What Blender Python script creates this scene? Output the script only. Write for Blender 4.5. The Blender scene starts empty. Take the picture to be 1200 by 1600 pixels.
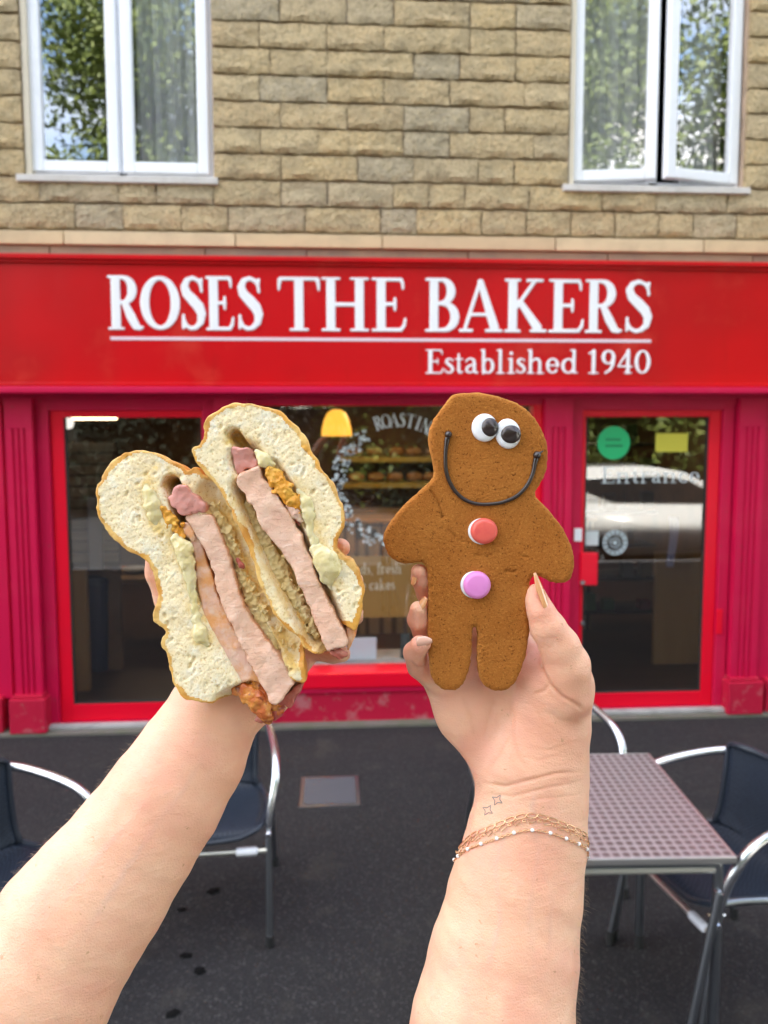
import bpy, bmesh, math, random
import numpy as np
from mathutils import Vector, Matrix
from mathutils.bvhtree import BVHTree
random.seed(7)
PI = math.pi
S = bpy.context.scene
COL = S.collection

# ------------------------------------------------------------------ camera
F, V0 = 1200.0, 753.4            # focal length and optical axis row, for a 1200 x 1600 picture
PITCH, YAW, ROLL = 0.08312, 0.06504, -0.00138
CAM = Vector((0.0, -4.807, 1.95))
fw = Vector((math.sin(YAW)*math.cos(PITCH), math.cos(YAW)*math.cos(PITCH), -math.sin(PITCH)))
rt = Vector((math.cos(YAW), -math.sin(YAW), 0)); up = rt.cross(fw)
rt, up = rt*math.cos(ROLL)+up*math.sin(ROLL), up*math.cos(ROLL)-rt*math.sin(ROLL)
R3 = Matrix((rt, up, -fw)).transposed()
cd = bpy.data.cameras.new('camera'); cam = bpy.data.objects.new('camera', cd); COL.objects.link(cam)
cam.matrix_world = Matrix.Translation(CAM) @ R3.to_4x4()
cd.sensor_fit = 'VERTICAL'; cd.sensor_height = 36; cd.sensor_width = 27; cd.lens = 27
cd.shift_y = (V0-800)/1600
cd.clip_start = 0.02; cd.clip_end = 500
cd.dof.use_dof = True; cd.dof.focus_distance = 0.45; cd.dof.aperture_fstop = 11.5
S.camera = cam
# ------------------------------------------------------------------ light
SUN = Vector((-0.30, 0.60, 0.78)).normalized()      # towards the sun
w = bpy.data.worlds.new('World'); S.world = w; w.use_nodes = True
nt = w.node_tree; nt.nodes.clear()
sky = nt.nodes.new('ShaderNodeTexSky'); sky.sky_type = 'NISHITA'; sky.sun_disc = False
sky.sun_elevation = math.asin(SUN.z); sky.sun_rotation = math.atan2(SUN.x, SUN.y)
bg = nt.nodes.new('ShaderNodeBackground'); bg.inputs[1].default_value = 0.15
tc = nt.nodes.new('ShaderNodeTexCoord'); nz = nt.nodes.new('ShaderNodeTexNoise')
nz.inputs['Scale'].default_value = 2.2; nz.inputs['Detail'].default_value = 6
mp = nt.nodes.new('ShaderNodeMapping'); mp.inputs['Scale'].default_value = (1, 1, 2.2)
rp = nt.nodes.new('ShaderNodeValToRGB'); rp.color_ramp.elements[0].position = .44; rp.color_ramp.elements[1].position = .66
mx = nt.nodes.new('ShaderNodeMix'); mx.data_type = 'RGBA'; mx.inputs['B'].default_value = (8.6, 8.1, 7.5, 1)
ow = nt.nodes.new('ShaderNodeOutputWorld'); L = nt.links.new
L(tc.outputs['Generated'], mp.inputs[0]); L(mp.outputs[0], nz.inputs['Vector']); L(nz.outputs['Fac'], rp.inputs[0])
L(rp.outputs[0], mx.inputs['Factor']); L(sky.outputs[0], mx.inputs['A']); L(mx.outputs['Result'], bg.inputs[0]); L(bg.outputs[0], ow.inputs[0])
sd = bpy.data.lights.new('sun', 'SUN'); sd.energy = 4.0; sd.angle = math.radians(.5); sd.color = (1, .95, .86)
so = bpy.data.objects.new('sun', sd); COL.objects.link(so); so.rotation_euler = (-SUN).to_track_quat('-Z', 'Y').to_euler()
so.location = (-6, 12, 16)
S.view_settings.view_transform = 'Standard'; S.view_settings.look = 'None'
S.view_settings.gamma = 1; S.view_settings.use_curve_mapping = False
S.view_settings.exposure = 2.4

# ------------------------------------------------------------------ helpers: placing
def ray(u, v): return fw + rt*((u-600)/F) + up*((V0-v)/F)
def W(u, v, y=0.0):               # a point of the wall plane at depth y
    d = ray(u, v); return CAM + d*((y-CAM.y)/d.y)
def G(u, v, z=0.0):               # a point of the level z
    d = ray(u, v); return CAM + d*((z-CAM.z)/d.z)
def C(u, v, d):                   # a point at the distance d (mm) along the optical axis
    return CAM + ray(u, v)*(d*0.001)
def cmm(u, v, d): return np.array([(u-600)/F*d, (V0-v)/F*d, -d])    # the same in camera millimetres
RN = np.array(R3); CN = np.array(CAM)
def to_world(V): return (np.asarray(V)*0.001) @ RN.T + CN

# ------------------------------------------------------------------ helpers: objects
WL = {}
def thing(name, label, cat, loc=(0,0,0), rz=0, group=None):
    o = bpy.data.objects.new(name, None); COL.objects.link(o); o.empty_display_size = .1
    o.location = loc; o.rotation_euler = (0,0,rz); o['label'] = label; o['category'] = cat
    if group: o['group'] = group
    WL[o.name] = Vector(loc); return o
def tag(o, label, cat, group=None, kind=None):
    if label: o['label'] = label
    if cat: o['category'] = cat
    if group: o['group'] = group
    if kind: o['kind'] = kind
    return o
def add(name, me, m, parent=None, local=False, loc=None, smooth=None):
    """link a mesh (vertices in world coordinates unless local) as one object"""
    o = bpy.data.objects.new(name, me); COL.objects.link(o)
    if m is not None and not me.materials:
        for k in (m if isinstance(m, (list, tuple)) else [m]): me.materials.append(k)
    if smooth: me.shade_smooth()
    if parent is not None:
        o.parent = parent
        if not local:
            me.transform(Matrix.Translation(-WL[parent.name])); WL[o.name] = WL[parent.name]
        else: WL[o.name] = Vector((0,0,0))
        if loc is not None: o.location = loc
    else:
        if not local:                       # origin at the base centre of the mesh
            a = np.empty(len(me.vertices)*3); me.vertices.foreach_get('co', a); a = a.reshape(-1,3)
            c = Vector(((a[:,0].min()+a[:,0].max())/2, (a[:,1].min()+a[:,1].max())/2, a[:,2].min()))
            me.transform(Matrix.Translation(-c)); o.location = c; WL[o.name] = c
        elif loc is not None: o.location = loc; WL[o.name] = Vector(loc)
    return o
def copy_tree(o, parent=None):
    c = o.copy(); COL.objects.link(c)
    if parent is not None: c.parent = parent; c.matrix_parent_inverse = o.matrix_parent_inverse
    for ch in list(o.children): copy_tree(ch, c)
    return c
class MB:
    """collects simple shapes into one mesh"""
    def __init__(s): s.v = []; s.f = []
    def raw(s, v, f):
        n = len(s.v); s.v += [tuple(p) for p in v]; s.f += [tuple(i+n for i in q) for q in f]; return s
    def box(s, x0, x1, y0, y1, z0, z1, b=0.0):
        if b <= 0:
            v = [(x,y,z) for x in (x0,x1) for y in (y0,y1) for z in (z0,z1)]
            return s.raw(v, [(0,1,3,2),(4,6,7,5),(0,4,5,1),(2,3,7,6),(0,2,6,4),(1,5,7,3)])
        bm = bmesh.new(); bmesh.ops.create_cube(bm, size=1)
        for q in bm.verts: q.co = Vector(((x0+x1)/2+q.co.x*(x1-x0), (y0+y1)/2+q.co.y*(y1-y0), (z0+z1)/2+q.co.z*(z1-z0)))
        bmesh.ops.bevel(bm, geom=bm.edges[:], offset=b, segments=2, affect='EDGES', profile=.6)
        bm.verts.index_update(); s.raw([q.co[:] for q in bm.verts], [[q.index for q in f.verts] for f in bm.faces]); bm.free(); return s
    def tube(s, pts, r, n=10, smooth=0, closed=False):
        pts = [Vector(p) for p in pts]
        rr = list(r) if isinstance(r, (list, tuple)) else [r]*len(pts)
        if smooth: pts, rr = crom3(pts, rr, smooth, closed)
        v = []; f = []; m = len(pts); nrm = None
        for i, p in enumerate(pts):
            t = ((pts[(i+1) % m]-pts[i-1]) if closed else (pts[min(i+1,m-1)]-pts[max(i-1,0)])).normalized()
            if nrm is None: nrm = t.orthogonal().normalized()
            nrm = (nrm - t*nrm.dot(t)).normalized(); bn = t.cross(nrm)
            for k in range(n):
                a = 2*PI*k/n; v.append(p+(nrm*math.cos(a)+bn*math.sin(a))*rr[i])
        for i in range(m if closed else m-1):
            j = (i+1) % m
            for k in range(n): f.append((i*n+k, i*n+(k+1)%n, j*n+(k+1)%n, j*n+k))
        if not closed: f.append(tuple(range(n-1,-1,-1))); f.append(tuple((m-1)*n+k for k in range(n)))
        return s.raw(v, f)
    def lathe(s, prof, c, n=24, axis='z', cap=True):
        v = []; f = []; c = Vector(c)
        for r, h in prof:
            for k in range(n):
                a = 2*PI*k/n; x, y = r*math.cos(a), r*math.sin(a)
                v.append(c+Vector({'z':(x,y,h),'y':(x,h,y),'x':(h,x,y)}[axis]))
        for i in range(len(prof)-1):
            for k in range(n): f.append((i*n+k, i*n+(k+1)%n, (i+1)*n+(k+1)%n, (i+1)*n+k))
        if cap: f.append(tuple(range(n))); f.append(tuple((len(prof)-1)*n+k for k in range(n)))
        return s.raw(v, f)
    def prism(s, poly, y0, y1, axis='y'):
        """polygon (x, z) extruded from y0 to y1"""
        n = len(poly)
        T = (lambda a,b,h:(a,h,b)) if axis=='y' else ((lambda a,b,h:(h,a,b)) if axis=='x' else (lambda a,b,h:(a,b,h)))
        v = [T(a,b,y0) for a,b in poly]+[T(a,b,y1) for a,b in poly]
        f = [tuple(range(n)), tuple(range(2*n-1,n-1,-1))]+[(i,(i+1)%n,n+(i+1)%n,n+i) for i in range(n)]
        return s.raw(v, f)
    def mesh(s, name='mesh', smooth=False):
        me = bpy.data.meshes.new(name); me.from_pydata(s.v, [], s.f); me.update()
        bm = bmesh.new(); bm.from_mesh(me); bmesh.ops.recalc_face_normals(bm, faces=bm.faces); bm.to_mesh(me); bm.free()
        if smooth:
            me.shade_smooth()
            try: me.set_sharp_from_angle(angle=math.radians(38))
            except Exception: pass
        return me
    def build(s, name, m, parent=None, smooth=False, **k): return add(name, s.mesh(name, smooth), m, parent, **k)
def crom3(P, Rr, k, closed=False):
    n = len(P); q = []; r = []
    g = (lambda i: P[i % n]) if closed else (lambda i: P[min(max(i,0),n-1)])
    gr = (lambda i: Rr[i % n]) if closed else (lambda i: Rr[min(max(i,0),n-1)])
    for i in range(n if closed else n-1):
        a,b,c,d = g(i-1),g(i),g(i+1),g(i+2)
        for j in range(k):
            t = j/k
            q.append(0.5*((2*b)+(c-a)*t+(2*a-5*b+4*c-d)*t*t+(3*b-a-3*c+d)*t**3)); r.append(gr(i)*(1-t)+gr(i+1)*t)
    if not closed: q.append(P[-1]); r.append(Rr[-1])
    return q, r
def smooth_poly(p, k=4, closed=True):
    q, _ = crom3([Vector((a,b,0)) for a,b in p], [0]*len(p), k, closed); return np.array([(c.x,c.y) for c in q])

# ------------------------------------------------------------------ helpers: materials
def mat(name, col, rough=.5, metal=0, var=None, bump=None, spec=.5, sss=None, coat=0, coord='Object', emit=None, rnd=0, attr=None, trans=0):
    """var: list of (kind, scale, lo, hi, colour, amount); bump: list of (kind, scale, distance); attr: list of (attribute, colour)"""
    m = bpy.data.materials.new(name); m.use_nodes = True; t = m.node_tree; N = t.nodes; b = N['Principled BSDF']; L = t.links.new
    b.inputs['Roughness'].default_value = rough; b.inputs['Metallic'].default_value = metal
    b.inputs['Specular IOR Level'].default_value = spec; b.inputs['Coat Weight'].default_value = coat
    if trans: b.inputs['Transmission Weight'].default_value = trans
    if sss: b.inputs['Subsurface Weight'].default_value = sss[0]; b.inputs['Subsurface Radius'].default_value = sss[1]; b.inputs['Subsurface Scale'].default_value = sss[2]
    if emit: b.inputs['Emission Color'].default_value = (*emit[0],1); b.inputs['Emission Strength'].default_value = emit[1]
    tcn = N.new('ShaderNodeTexCoord'); vec = tcn.outputs[coord]; oi = None
    if rnd:
        oi = N.new('ShaderNodeObjectInfo'); vm = N.new('ShaderNodeVectorMath'); vm.operation = 'MULTIPLY_ADD'
        cb = N.new('ShaderNodeCombineXYZ'); L(oi.outputs['Random'], cb.inputs[0]); L(oi.outputs['Random'], cb.inputs[2])
        vm.inputs[1].default_value = (37,37,37); L(cb.outputs[0], vm.inputs[0]); L(vec, vm.inputs[2]); vec = vm.outputs[0]
    def tex(kind, sc):
        v2 = vec
        if isinstance(sc, tuple):
            mm = N.new('ShaderNodeMapping'); mm.inputs['Scale'].default_value = sc[:3]; mm.inputs['Rotation'].default_value = (0, sc[3] if len(sc) > 3 else 0, 0); L(vec, mm.inputs[0]); v2 = mm.outputs[0]; sc = 1.0
        if kind == 'vor': n = N.new('ShaderNodeTexVoronoi'); o = n.outputs['Distance']
        elif kind == 'crack': n = N.new('ShaderNodeTexVoronoi'); n.feature = 'DISTANCE_TO_EDGE'; o = n.outputs['Distance']
        elif kind == 'wave': n = N.new('ShaderNodeTexWave'); n.inputs['Distortion'].default_value = 4; n.inputs['Detail'].default_value = 3; o = n.outputs['Fac']
        elif kind == 'check': n = N.new('ShaderNodeTexChecker'); o = n.outputs['Fac']
        else: n = N.new('ShaderNodeTexNoise'); n.inputs['Detail'].default_value = 6 if kind == 'noise' else 2; n.inputs['Roughness'].default_value = .6; o = n.outputs['Fac']
        n.inputs['Scale'].default_value = sc; L(v2, n.inputs['Vector']); return o
    cur = None
    rgb = N.new('ShaderNodeRGB'); rgb.outputs[0].default_value = (*col,1); cur = rgb.outputs[0]
    def mixin(fac, c):
        nonlocal cur
        x = N.new('ShaderNodeMix'); x.data_type = 'RGBA'; L(fac, x.inputs['Factor']); L(cur, x.inputs['A']); x.inputs['B'].default_value = (*c,1); cur = x.outputs['Result']
    if rnd and isinstance(rnd, (list, tuple)):
        r = N.new('ShaderNodeValToRGB'); r.color_ramp.interpolation = 'CONSTANT'; e = r.color_ramp.elements
        for i, c in enumerate(rnd):
            q = e[i] if i < 2 else e.new(i/len(rnd))
            q.position = i/len(rnd); q.color = (*c,1)
        L(oi.outputs['Random'], r.inputs[0]); cur = r.outputs[0]
    for k in (attr or []):
        a = N.new('ShaderNodeAttribute'); a.attribute_name = k[0]; mixin(a.outputs['Fac'], k[1])
    for k, sc, lo, hi, c, amt in (var or []):
        o = tex(k, sc); r = N.new('ShaderNodeMapRange'); r.inputs['From Min'].default_value = lo; r.inputs['From Max'].default_value = hi
        r.inputs['To Max'].default_value = amt; L(o, r.inputs['Value']); mixin(r.outputs[0], c)
    L(cur, b.inputs['Base Color'])
    prev = None
    for k, sc, dist in (bump or []):
        o = tex(k, sc); bp = N.new('ShaderNodeBump'); bp.inputs['Strength'].default_value = 1; bp.inputs['Distance'].default_value = dist
        L(o, bp.inputs['Height'])
        if prev: L(prev, bp.inputs['Normal'])
        prev = bp.outputs[0]
    if prev: L(prev, b.inputs['Normal'])
    return m
def glass(name, ior, tint=(1,1,1), rough=0.0):
    m = bpy.data.materials.new(name); m.use_nodes = True; t = m.node_tree; N = t.nodes; N.clear(); L = t.links.new
    o = N.new('ShaderNodeOutputMaterial'); x = N.new('ShaderNodeMixShader'); a = N.new('ShaderNodeBsdfTransparent'); g = N.new('ShaderNodeBsdfGlossy')
    f = N.new('ShaderNodeFresnel'); f.inputs[0].default_value = ior; g.inputs['Roughness'].default_value = rough; a.inputs[0].default_value = (*tint,1)
    ge = N.new('ShaderNodeNewGeometry'); mu = N.new('ShaderNodeMath'); mu.operation = 'SUBTRACT'; mu.use_clamp = True
    L(f.outputs[0], mu.inputs[0]); L(ge.outputs['Backfacing'], mu.inputs[1]); L(mu.outputs[0], x.inputs[0]); L(a.outputs[0], x.inputs[1]); L(g.outputs[0], x.inputs[2]); L(x.outputs[0], o.inputs[0]); return m

# ------------------------------------------------------------------ helpers: volumes turned into meshes (surface nets)
def surface_nets(Fd, org, h):
    Fd = Fd.astype(np.float32); ins = Fd < 0
    c = [ins[i:Fd.shape[0]-1+i, j:Fd.shape[1]-1+j, k:Fd.shape[2]-1+k] for i in (0,1) for j in (0,1) for k in (0,1)]
    cnt = sum(x.astype(np.int8) for x in c); act = (cnt > 0) & (cnt < 8)
    ids = -np.ones(act.shape, np.int64); idx = np.argwhere(act); ids[act] = np.arange(len(idx))
    i, j, k = idx.T; acc = np.zeros((len(idx),3)); n = np.zeros(len(idx))
    for ax in range(3):
        for a in (0,1):
            for b in (0,1):
                o = [0,0,0]; oth = [q for q in range(3) if q != ax]; o[oth[0]] = a; o[oth[1]] = b
                f0 = Fd[i+o[0], j+o[1], k+o[2]]; o2 = o[:]; o2[ax] = 1; f1 = Fd[i+o2[0], j+o2[1], k+o2[2]]
                m = (f0 < 0) != (f1 < 0); t = np.where(m, f0/np.where(m, f0-f1, 1), 0)
                p = np.zeros((len(idx),3)); p[:,oth[0]] = a; p[:,oth[1]] = b; p[:,ax] = t
                acc += p*m[:,None]; n += m
    V = (idx+acc/n[:,None])*h+np.array(org)
    Q = []
    for ax in range(3):
        sl0 = [slice(None)]*3; sl1 = [slice(None)]*3; sl0[ax] = slice(0,-1); sl1[ax] = slice(1,None)
        a, b = ins[tuple(sl0)], ins[tuple(sl1)]; e = np.argwhere(a != b); oth = [q for q in range(3) if q != ax]
        ok = (e[:,oth[0]] > 0) & (e[:,oth[1]] > 0) & (e[:,oth[0]] < Fd.shape[oth[0]]-1) & (e[:,oth[1]] < Fd.shape[oth[1]]-1); e = e[ok]
        if not len(e): continue
        fl = a[e[:,0],e[:,1],e[:,2]]; q = []
        for da, db in ((-1,-1),(0,-1),(0,0),(-1,0)):
            g = e.copy(); g[:,oth[0]] += da; g[:,oth[1]] += db; q.append(ids[g[:,0],g[:,1],g[:,2]])
        q = np.stack(q,1)
        if ax == 1: fl = ~fl
        q[~fl] = q[~fl][:,::-1]; Q.append(q)
    return V, np.concatenate(Q)
def np_mesh(name, V, Q):
    me = bpy.data.meshes.new(name); me.vertices.add(len(V)); me.vertices.foreach_set('co', np.ascontiguousarray(V, dtype=np.float32).ravel())
    nf, nv = Q.shape; me.loops.add(nf*nv); me.loops.foreach_set('vertex_index', np.ascontiguousarray(Q, dtype=np.int32).ravel())
    me.polygons.add(nf); me.polygons.foreach_set('loop_start', np.arange(0, nf*nv, nv, dtype=np.int32)); me.update(calc_edges=True); me.validate(); return me
def set_attr(me, name, a):
    at = me.attributes.new(name, 'FLOAT', 'POINT'); at.data.foreach_set('value', np.ascontiguousarray(a, dtype=np.float32))
def vnormals(V, Q):
    n = np.cross(V[Q[:,2]]-V[Q[:,0]], V[Q[:,3]]-V[Q[:,1]]); N = np.zeros_like(V)
    for c in range(4): np.add.at(N, Q[:,c], n)
    return N/np.maximum(np.linalg.norm(N,axis=1),1e-9)[:,None]
def relax(V, Q, it=3, lam=.5):
    E = np.concatenate([Q[:,[0,1]],Q[:,[1,2]],Q[:,[2,3]],Q[:,[3,0]]]); deg = np.bincount(E.ravel(), minlength=len(V))
    for _ in range(it):
        A = np.stack([np.bincount(E[:,0], V[E[:,1],k], len(V))+np.bincount(E[:,1], V[E[:,0],k], len(V)) for k in range(3)],1)/np.maximum(deg,1)[:,None]
        V = V+(A-V)*lam
    return V
def noise3(shape, cell, seed, octaves=1):
    rs = np.random.RandomState(seed); out = np.zeros(shape, np.float32); amp = 1.0
    for o in range(octaves):
        a = rs.rand(*[int(n/cell)+3 for n in shape]).astype(np.float32)*2-1
        for ax, n in enumerate(shape):
            x = np.arange(n)/cell; i = x.astype(int); t = x-i; t = (t*t*(3-2*t)).astype(np.float32)
            sh = [1,1,1][:len(shape)]; sh[ax] = n; t = t.reshape(sh)
            a = np.take(a,i,ax)*(1-t)+np.take(a,i+1,ax)*t
        out += a*amp; amp *= .5; cell = max(cell/2, 1.01)
    return out
class Vol:
    def __init__(s, lo, hi, h):
        s.h = h; s.lo = np.array(lo, float); s.n = np.ceil((np.array(hi)-s.lo)/h).astype(int)+1
        s.F = np.full(s.n, 50.0, np.float32); s.ax = [s.lo[k]+np.arange(s.n[k])*h for k in range(3)]
    def box(s, a, b):
        i0 = np.clip(np.floor((np.array(a)-s.lo)/s.h).astype(int), 0, s.n); i1 = np.clip(np.ceil((np.array(b)-s.lo)/s.h).astype(int)+1, 0, s.n)
        sl = tuple(slice(p,q) for p,q in zip(i0,i1)); return sl, np.meshgrid(*[s.ax[k][sl[k]] for k in range(3)], indexing='ij', sparse=True)
    def cone(s, a, b, ra, rb, k=1.5, sq=1.0, sub=False):
        """tapered capsule; sq flattens it along the viewing axis; smooth union (or cut)"""
        a = np.array(a,float); b = np.array(b,float); m = max(ra,rb)+k+2*s.h
        sl, (X,Y,Z) = s.box(np.minimum(a,b)-m, np.maximum(a,b)+m)
        if 0 in [q.stop-q.start for q in sl]: return
        d = b-a; L2 = max(d@d, 1e-9)
        t = np.clip(((X-a[0])*d[0]+(Y-a[1])*d[1]+(Z-a[2])*d[2])/L2, 0, 1)
        q = np.sqrt((X-a[0]-t*d[0])**2+(Y-a[1]-t*d[1])**2+((Z-a[2]-t*d[2])/sq)**2)-(ra+(rb-ra)*t)
        if sq < 1: q = q*(sq+(1-sq)*.4)
        f = s.F[sl]
        if sub: q = -q; h = np.clip(.5-.5*(f-q)/k,0,1); s.F[sl] = f+(q-f)*h+k*h*(1-h)
        else: h = np.clip(.5+.5*(f-q)/k,0,1); s.F[sl] = f+(q-f)*h-k*h*(1-h)
    def chain(s, pts, k=1.5, sq=1.0, **kw):
        """pts: (u, v, depth mm, radius in photo pixels)"""
        P = [(cmm(u,v,d), r*d/F) for u,v,d,r in pts]
        for (a,ra),(b,rb) in zip(P,P[1:]): s.cone(a,b,ra,rb,k,sq,**kw)
    def nets(s): return surface_nets(s.F, s.lo, s.h)
def seg_dist(X, Y, P, closed=False):
    """distance to a polyline and the position along it"""
    best = np.full(np.broadcast(X,Y).shape, 1e9); at = np.zeros_like(best); n = len(P)
    for i in range(n if closed else n-1):
        a, b = P[i], P[(i+1)%n]; dx, dy = b[0]-a[0], b[1]-a[1]; l = dx*dx+dy*dy+1e-12
        t = np.clip(((X-a[0])*dx+(Y-a[1])*dy)/l,0,1); d = (X-a[0]-t*dx)**2+(Y-a[1]-t*dy)**2
        m = d < best; best = np.where(m,d,best); at = np.where(m,i+t,at)
    return np.sqrt(best), at
def poly_sdf(X, Y, P):
    d, _ = seg_dist(X, Y, P, True); ins = np.zeros(d.shape, bool); n = len(P)
    for i in range(n):
        a, b = P[i], P[(i+1)%n]; c = ((a[1] > Y) != (b[1] > Y)) & (X < (b[0]-a[0])*(Y-a[1])/(b[1]-a[1]+1e-12)+a[0]); ins ^= c
    return np.where(ins, -d, d)
# ------------------------------------------------------------------ materials
M = {}
M['asphalt'] = mat('asphalt', (.018,.0175,.0185), .85, spec=.3, var=[('noise',1.3,.35,.7,(.028,.026,.026),.7),('soft',.5,.4,.65,(.014,.014,.016),.6),('noise',60,.55,.72,(.05,.049,.048),.7),('vor',55,.17,.05,(.20,.19,.19),.55),('noise',110,.58,.68,(.12,.115,.11),.7),('noise',45,.66,.72,(.10,.09,.08),.5),('noise',4,.56,.72,(.055,.050,.042),.6)],
                   bump=[('vor',150,.003),('noise',30,.004)])
M['road'] = mat('road', (.05,.05,.052), .9, bump=[('noise',80,.004)])
M['kerb'] = mat('kerb', (.33,.31,.28), .85, bump=[('noise',60,.003)])
M['step'] = mat('step_concrete', (.42,.41,.40), .8, var=[('noise',9,.4,.7,(.2,.2,.19),.6)], bump=[('noise',70,.002)])
M['stone'] = mat('rock_faced_stone', (.5,.38,.2), .9, rnd=[(.69,.51,.28),(.66,.48,.26),(.71,.54,.31),(.64,.49,.29),(.67,.50,.27),(.61,.48,.30),(.70,.51,.265),(.55,.45,.30),(.69,.52,.29),(.65,.485,.265)],
                 var=[('noise',6,.42,.72,(.30,.24,.15),.7),('noise',28,.48,.66,(.68,.54,.32),.6),('noise',45,.52,.66,(.26,.19,.10),.6)],
                 bump=[('noise',20,.045),('noise',55,.022)])
M['ashlar'] = mat('dressed_stone', (.60,.47,.28), .85, rnd=[(.60,.47,.28),(.56,.43,.26),(.62,.50,.31)], var=[('noise',5,.45,.7,(.38,.30,.19),.5)], bump=[('noise',60,.004)])
M['band'] = mat('weathered_band_stone', (.33,.26,.18), .9, rnd=[(.34,.26,.17),(.29,.24,.17),(.37,.28,.19)], var=[('noise',4,.4,.7,(.17,.14,.12),.7)], bump=[('noise',50,.005)])
M['mortar'] = mat('mortar', (.58,.43,.32), .95, var=[('noise',10,.4,.7,(.30,.22,.16),.7)], bump=[('noise',120,.003)])
M['sign'] = mat('sign_panel_red', (.56,.002,.006), .35, spec=.22, var=[('soft',1.1,.45,.65,(.40,.004,.006),.7),('noise',2.2,.55,.72,(.64,.05,.03),.55),('noise',(9,9,1.5),.60,.75,(.42,.006,.006),.5)], bump=[('soft',3,.004)])
M['crimson'] = mat('crimson_paint', (.57,.006,.060), .42, spec=.2, var=[('noise',4,.5,.8,(.62,.03,.08),.5),('noise',(14,14,1.2),.58,.8,(.40,.01,.03),.4),('noise',30,.64,.72,(.30,.05,.05),.6)], bump=[('noise',35,.0012)])
M['red'] = mat('door_red', (.80,.003,.025), .35, spec=.25, var=[('noise',3,.5,.8,(.66,.01,.04),.5)])
M['plinth'] = mat('worn_plinth_paint', (.47,.010,.042), .55, spec=.2, var=[('noise',9,.55,.68,(.45,.22,.22),.6),('noise',22,.62,.72,(.3,.2,.16),.7)], bump=[('noise',25,.003)])
M['letter'] = mat('white_lettering', (.87,.86,.89), .35)
M['line'] = mat('faded_white_line', (.80,.62,.68), .4)
M['upvc'] = mat('white_frame', (.83,.84,.88), .3, var=[('noise',6,.55,.8,(.66,.65,.6),.35)])
M['sill'] = mat('grey_sill', (.60,.57,.54), .6, var=[('noise',12,.4,.7,(.42,.39,.34),.6)])
M['jamb'] = mat('cream_jamb', (.66,.58,.45), .8)
M['glassup'] = glass('window_glass', 4.2)
M['glass'] = glass('shop_glass', 2.5)
M['dark'] = mat('dark_room', (.03,.025,.02), .9)
M['room'] = mat('room_wall', (.30,.27,.23), .9)
M['floor'] = mat('shop_floor', (.055,.028,.018), .35, var=[('noise',(2,12,1),.4,.7,(.03,.016,.01),.8)])
M['wallin'] = mat('shop_wall_brown', (.14,.075,.035), .8, var=[('noise',3,.4,.7,(.06,.035,.02),.8)])
M['wood'] = mat('pale_wood', (.30,.17,.06), .5, var=[('noise',(3,3,.4),.4,.7,(.19,.10,.035),.8)])
M['blackb'] = mat('matt_black', (.015,.015,.017), .6)
M['curtain'] = mat('net_curtain', (.78,.80,.80), .9, trans=0, var=[('noise',(30,30,8),.45,.6,(.45,.47,.47),.6)])
M['alu'] = mat('brushed_aluminium', (.80,.82,.86), .22, 1.0, var=[('noise',40,.5,.8,(.6,.6,.63),.4)])
M['steel'] = mat('dull_steel', (.33,.35,.38), .35, 1.0)
M['weave'] = mat('navy_woven_plastic', (.008,.012,.021), .5, spec=.3, var=[('check',(110,110,160),.4,.6,(.030,.040,.060),.9),('noise',12,.5,.7,(.018,.024,.036),.5)], bump=[('check',(110,110,160),.004)])
M['piping'] = mat('navy_edge_tube', (.018,.024,.036), .38)
M['rubber'] = mat('black_rubber', (.02,.02,.02), .7)

# ------------------------------------------------------------------ setting
def grid_sheet(x0,x1,y0,y1,nx,ny,zf):
    m = MB(); v = [(x0+(x1-x0)*i/nx, y0+(y1-y0)*j/ny, zf(x0+(x1-x0)*i/nx, y0+(y1-y0)*j/ny)) for j in range(ny+1) for i in range(nx+1)]
    return m.raw(v, [(j*(nx+1)+i, j*(nx+1)+i+1, (j+1)*(nx+1)+i+1, (j+1)*(nx+1)+i) for j in range(ny) for i in range(nx)])
o = grid_sheet(-9, 11, -5.2, .3, 80, 40, lambda x,y: .004*math.sin(x*3.1+y)*math.cos(y*2.3)-.004 if y < -.3 else 0.0).build('pavement', M['asphalt'], smooth=True); tag(o,'dark worn asphalt pavement in front of the red shop','pavement',kind='structure')
o = MB().box(-9,11,-5.35,-5.2,-.4,.0,.01).build('kerb', M['kerb']); tag(o,'pale concrete kerb between pavement and road','kerb',kind='structure')
o = MB().raw([(-200,-200,-.31),(200,-200,-.31),(200,-5.35,-.31),(-200,-5.35,-.31)],[(0,1,2,3)]).build('road', M['road']); tag(o,'grey road behind the pavement','road',kind='structure')
o = MB().raw([(-200,-60,-.45),(200,-60,-.45),(200,200,-.45),(-200,200,-.45)],[(0,1,2,3)]).build('ground', M['road']); tag(o,'ground beyond the street','ground',kind='structure')
gum = mat('old_gum', (.006,.006,.006), .9, spec=.1)
for (u,v,r,lb) in ((333,1392,.022,'largest black gum spot, just under the front rail of the middle chair'),(284,1421,.014,'faint gum spot beside the left forearm edge'),(291,1493,.017,'black gum spot, upper of the close pair on the asphalt'),
                   (312,1517,.019,'black gum spot, lower of the close pair on the asphalt'),(270,1584,.019,'black gum spot at the bottom edge beside the forearm')):
    p = G(u,v); b = MB(); n = 28; k = [r*(1+.15*math.sin(i*2*PI/28*2+u)+.1*math.sin(i*2*PI/28*5+v)) for i in range(n)]
    b.raw([(p.x,p.y,.004)]+[(p.x+k[i]*math.cos(2*PI*i/n)*1.2,p.y+k[i]*math.sin(2*PI*i/n),.0005) for i in range(n)],[(0,i+1,(i+1)%n+1) for i in range(n)])
    tag(b.build('gum_spot', gum), lb, 'gum spot', 'gum spots on the asphalt')
p0, p1 = G(467,1262), G(560,1212)
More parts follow.
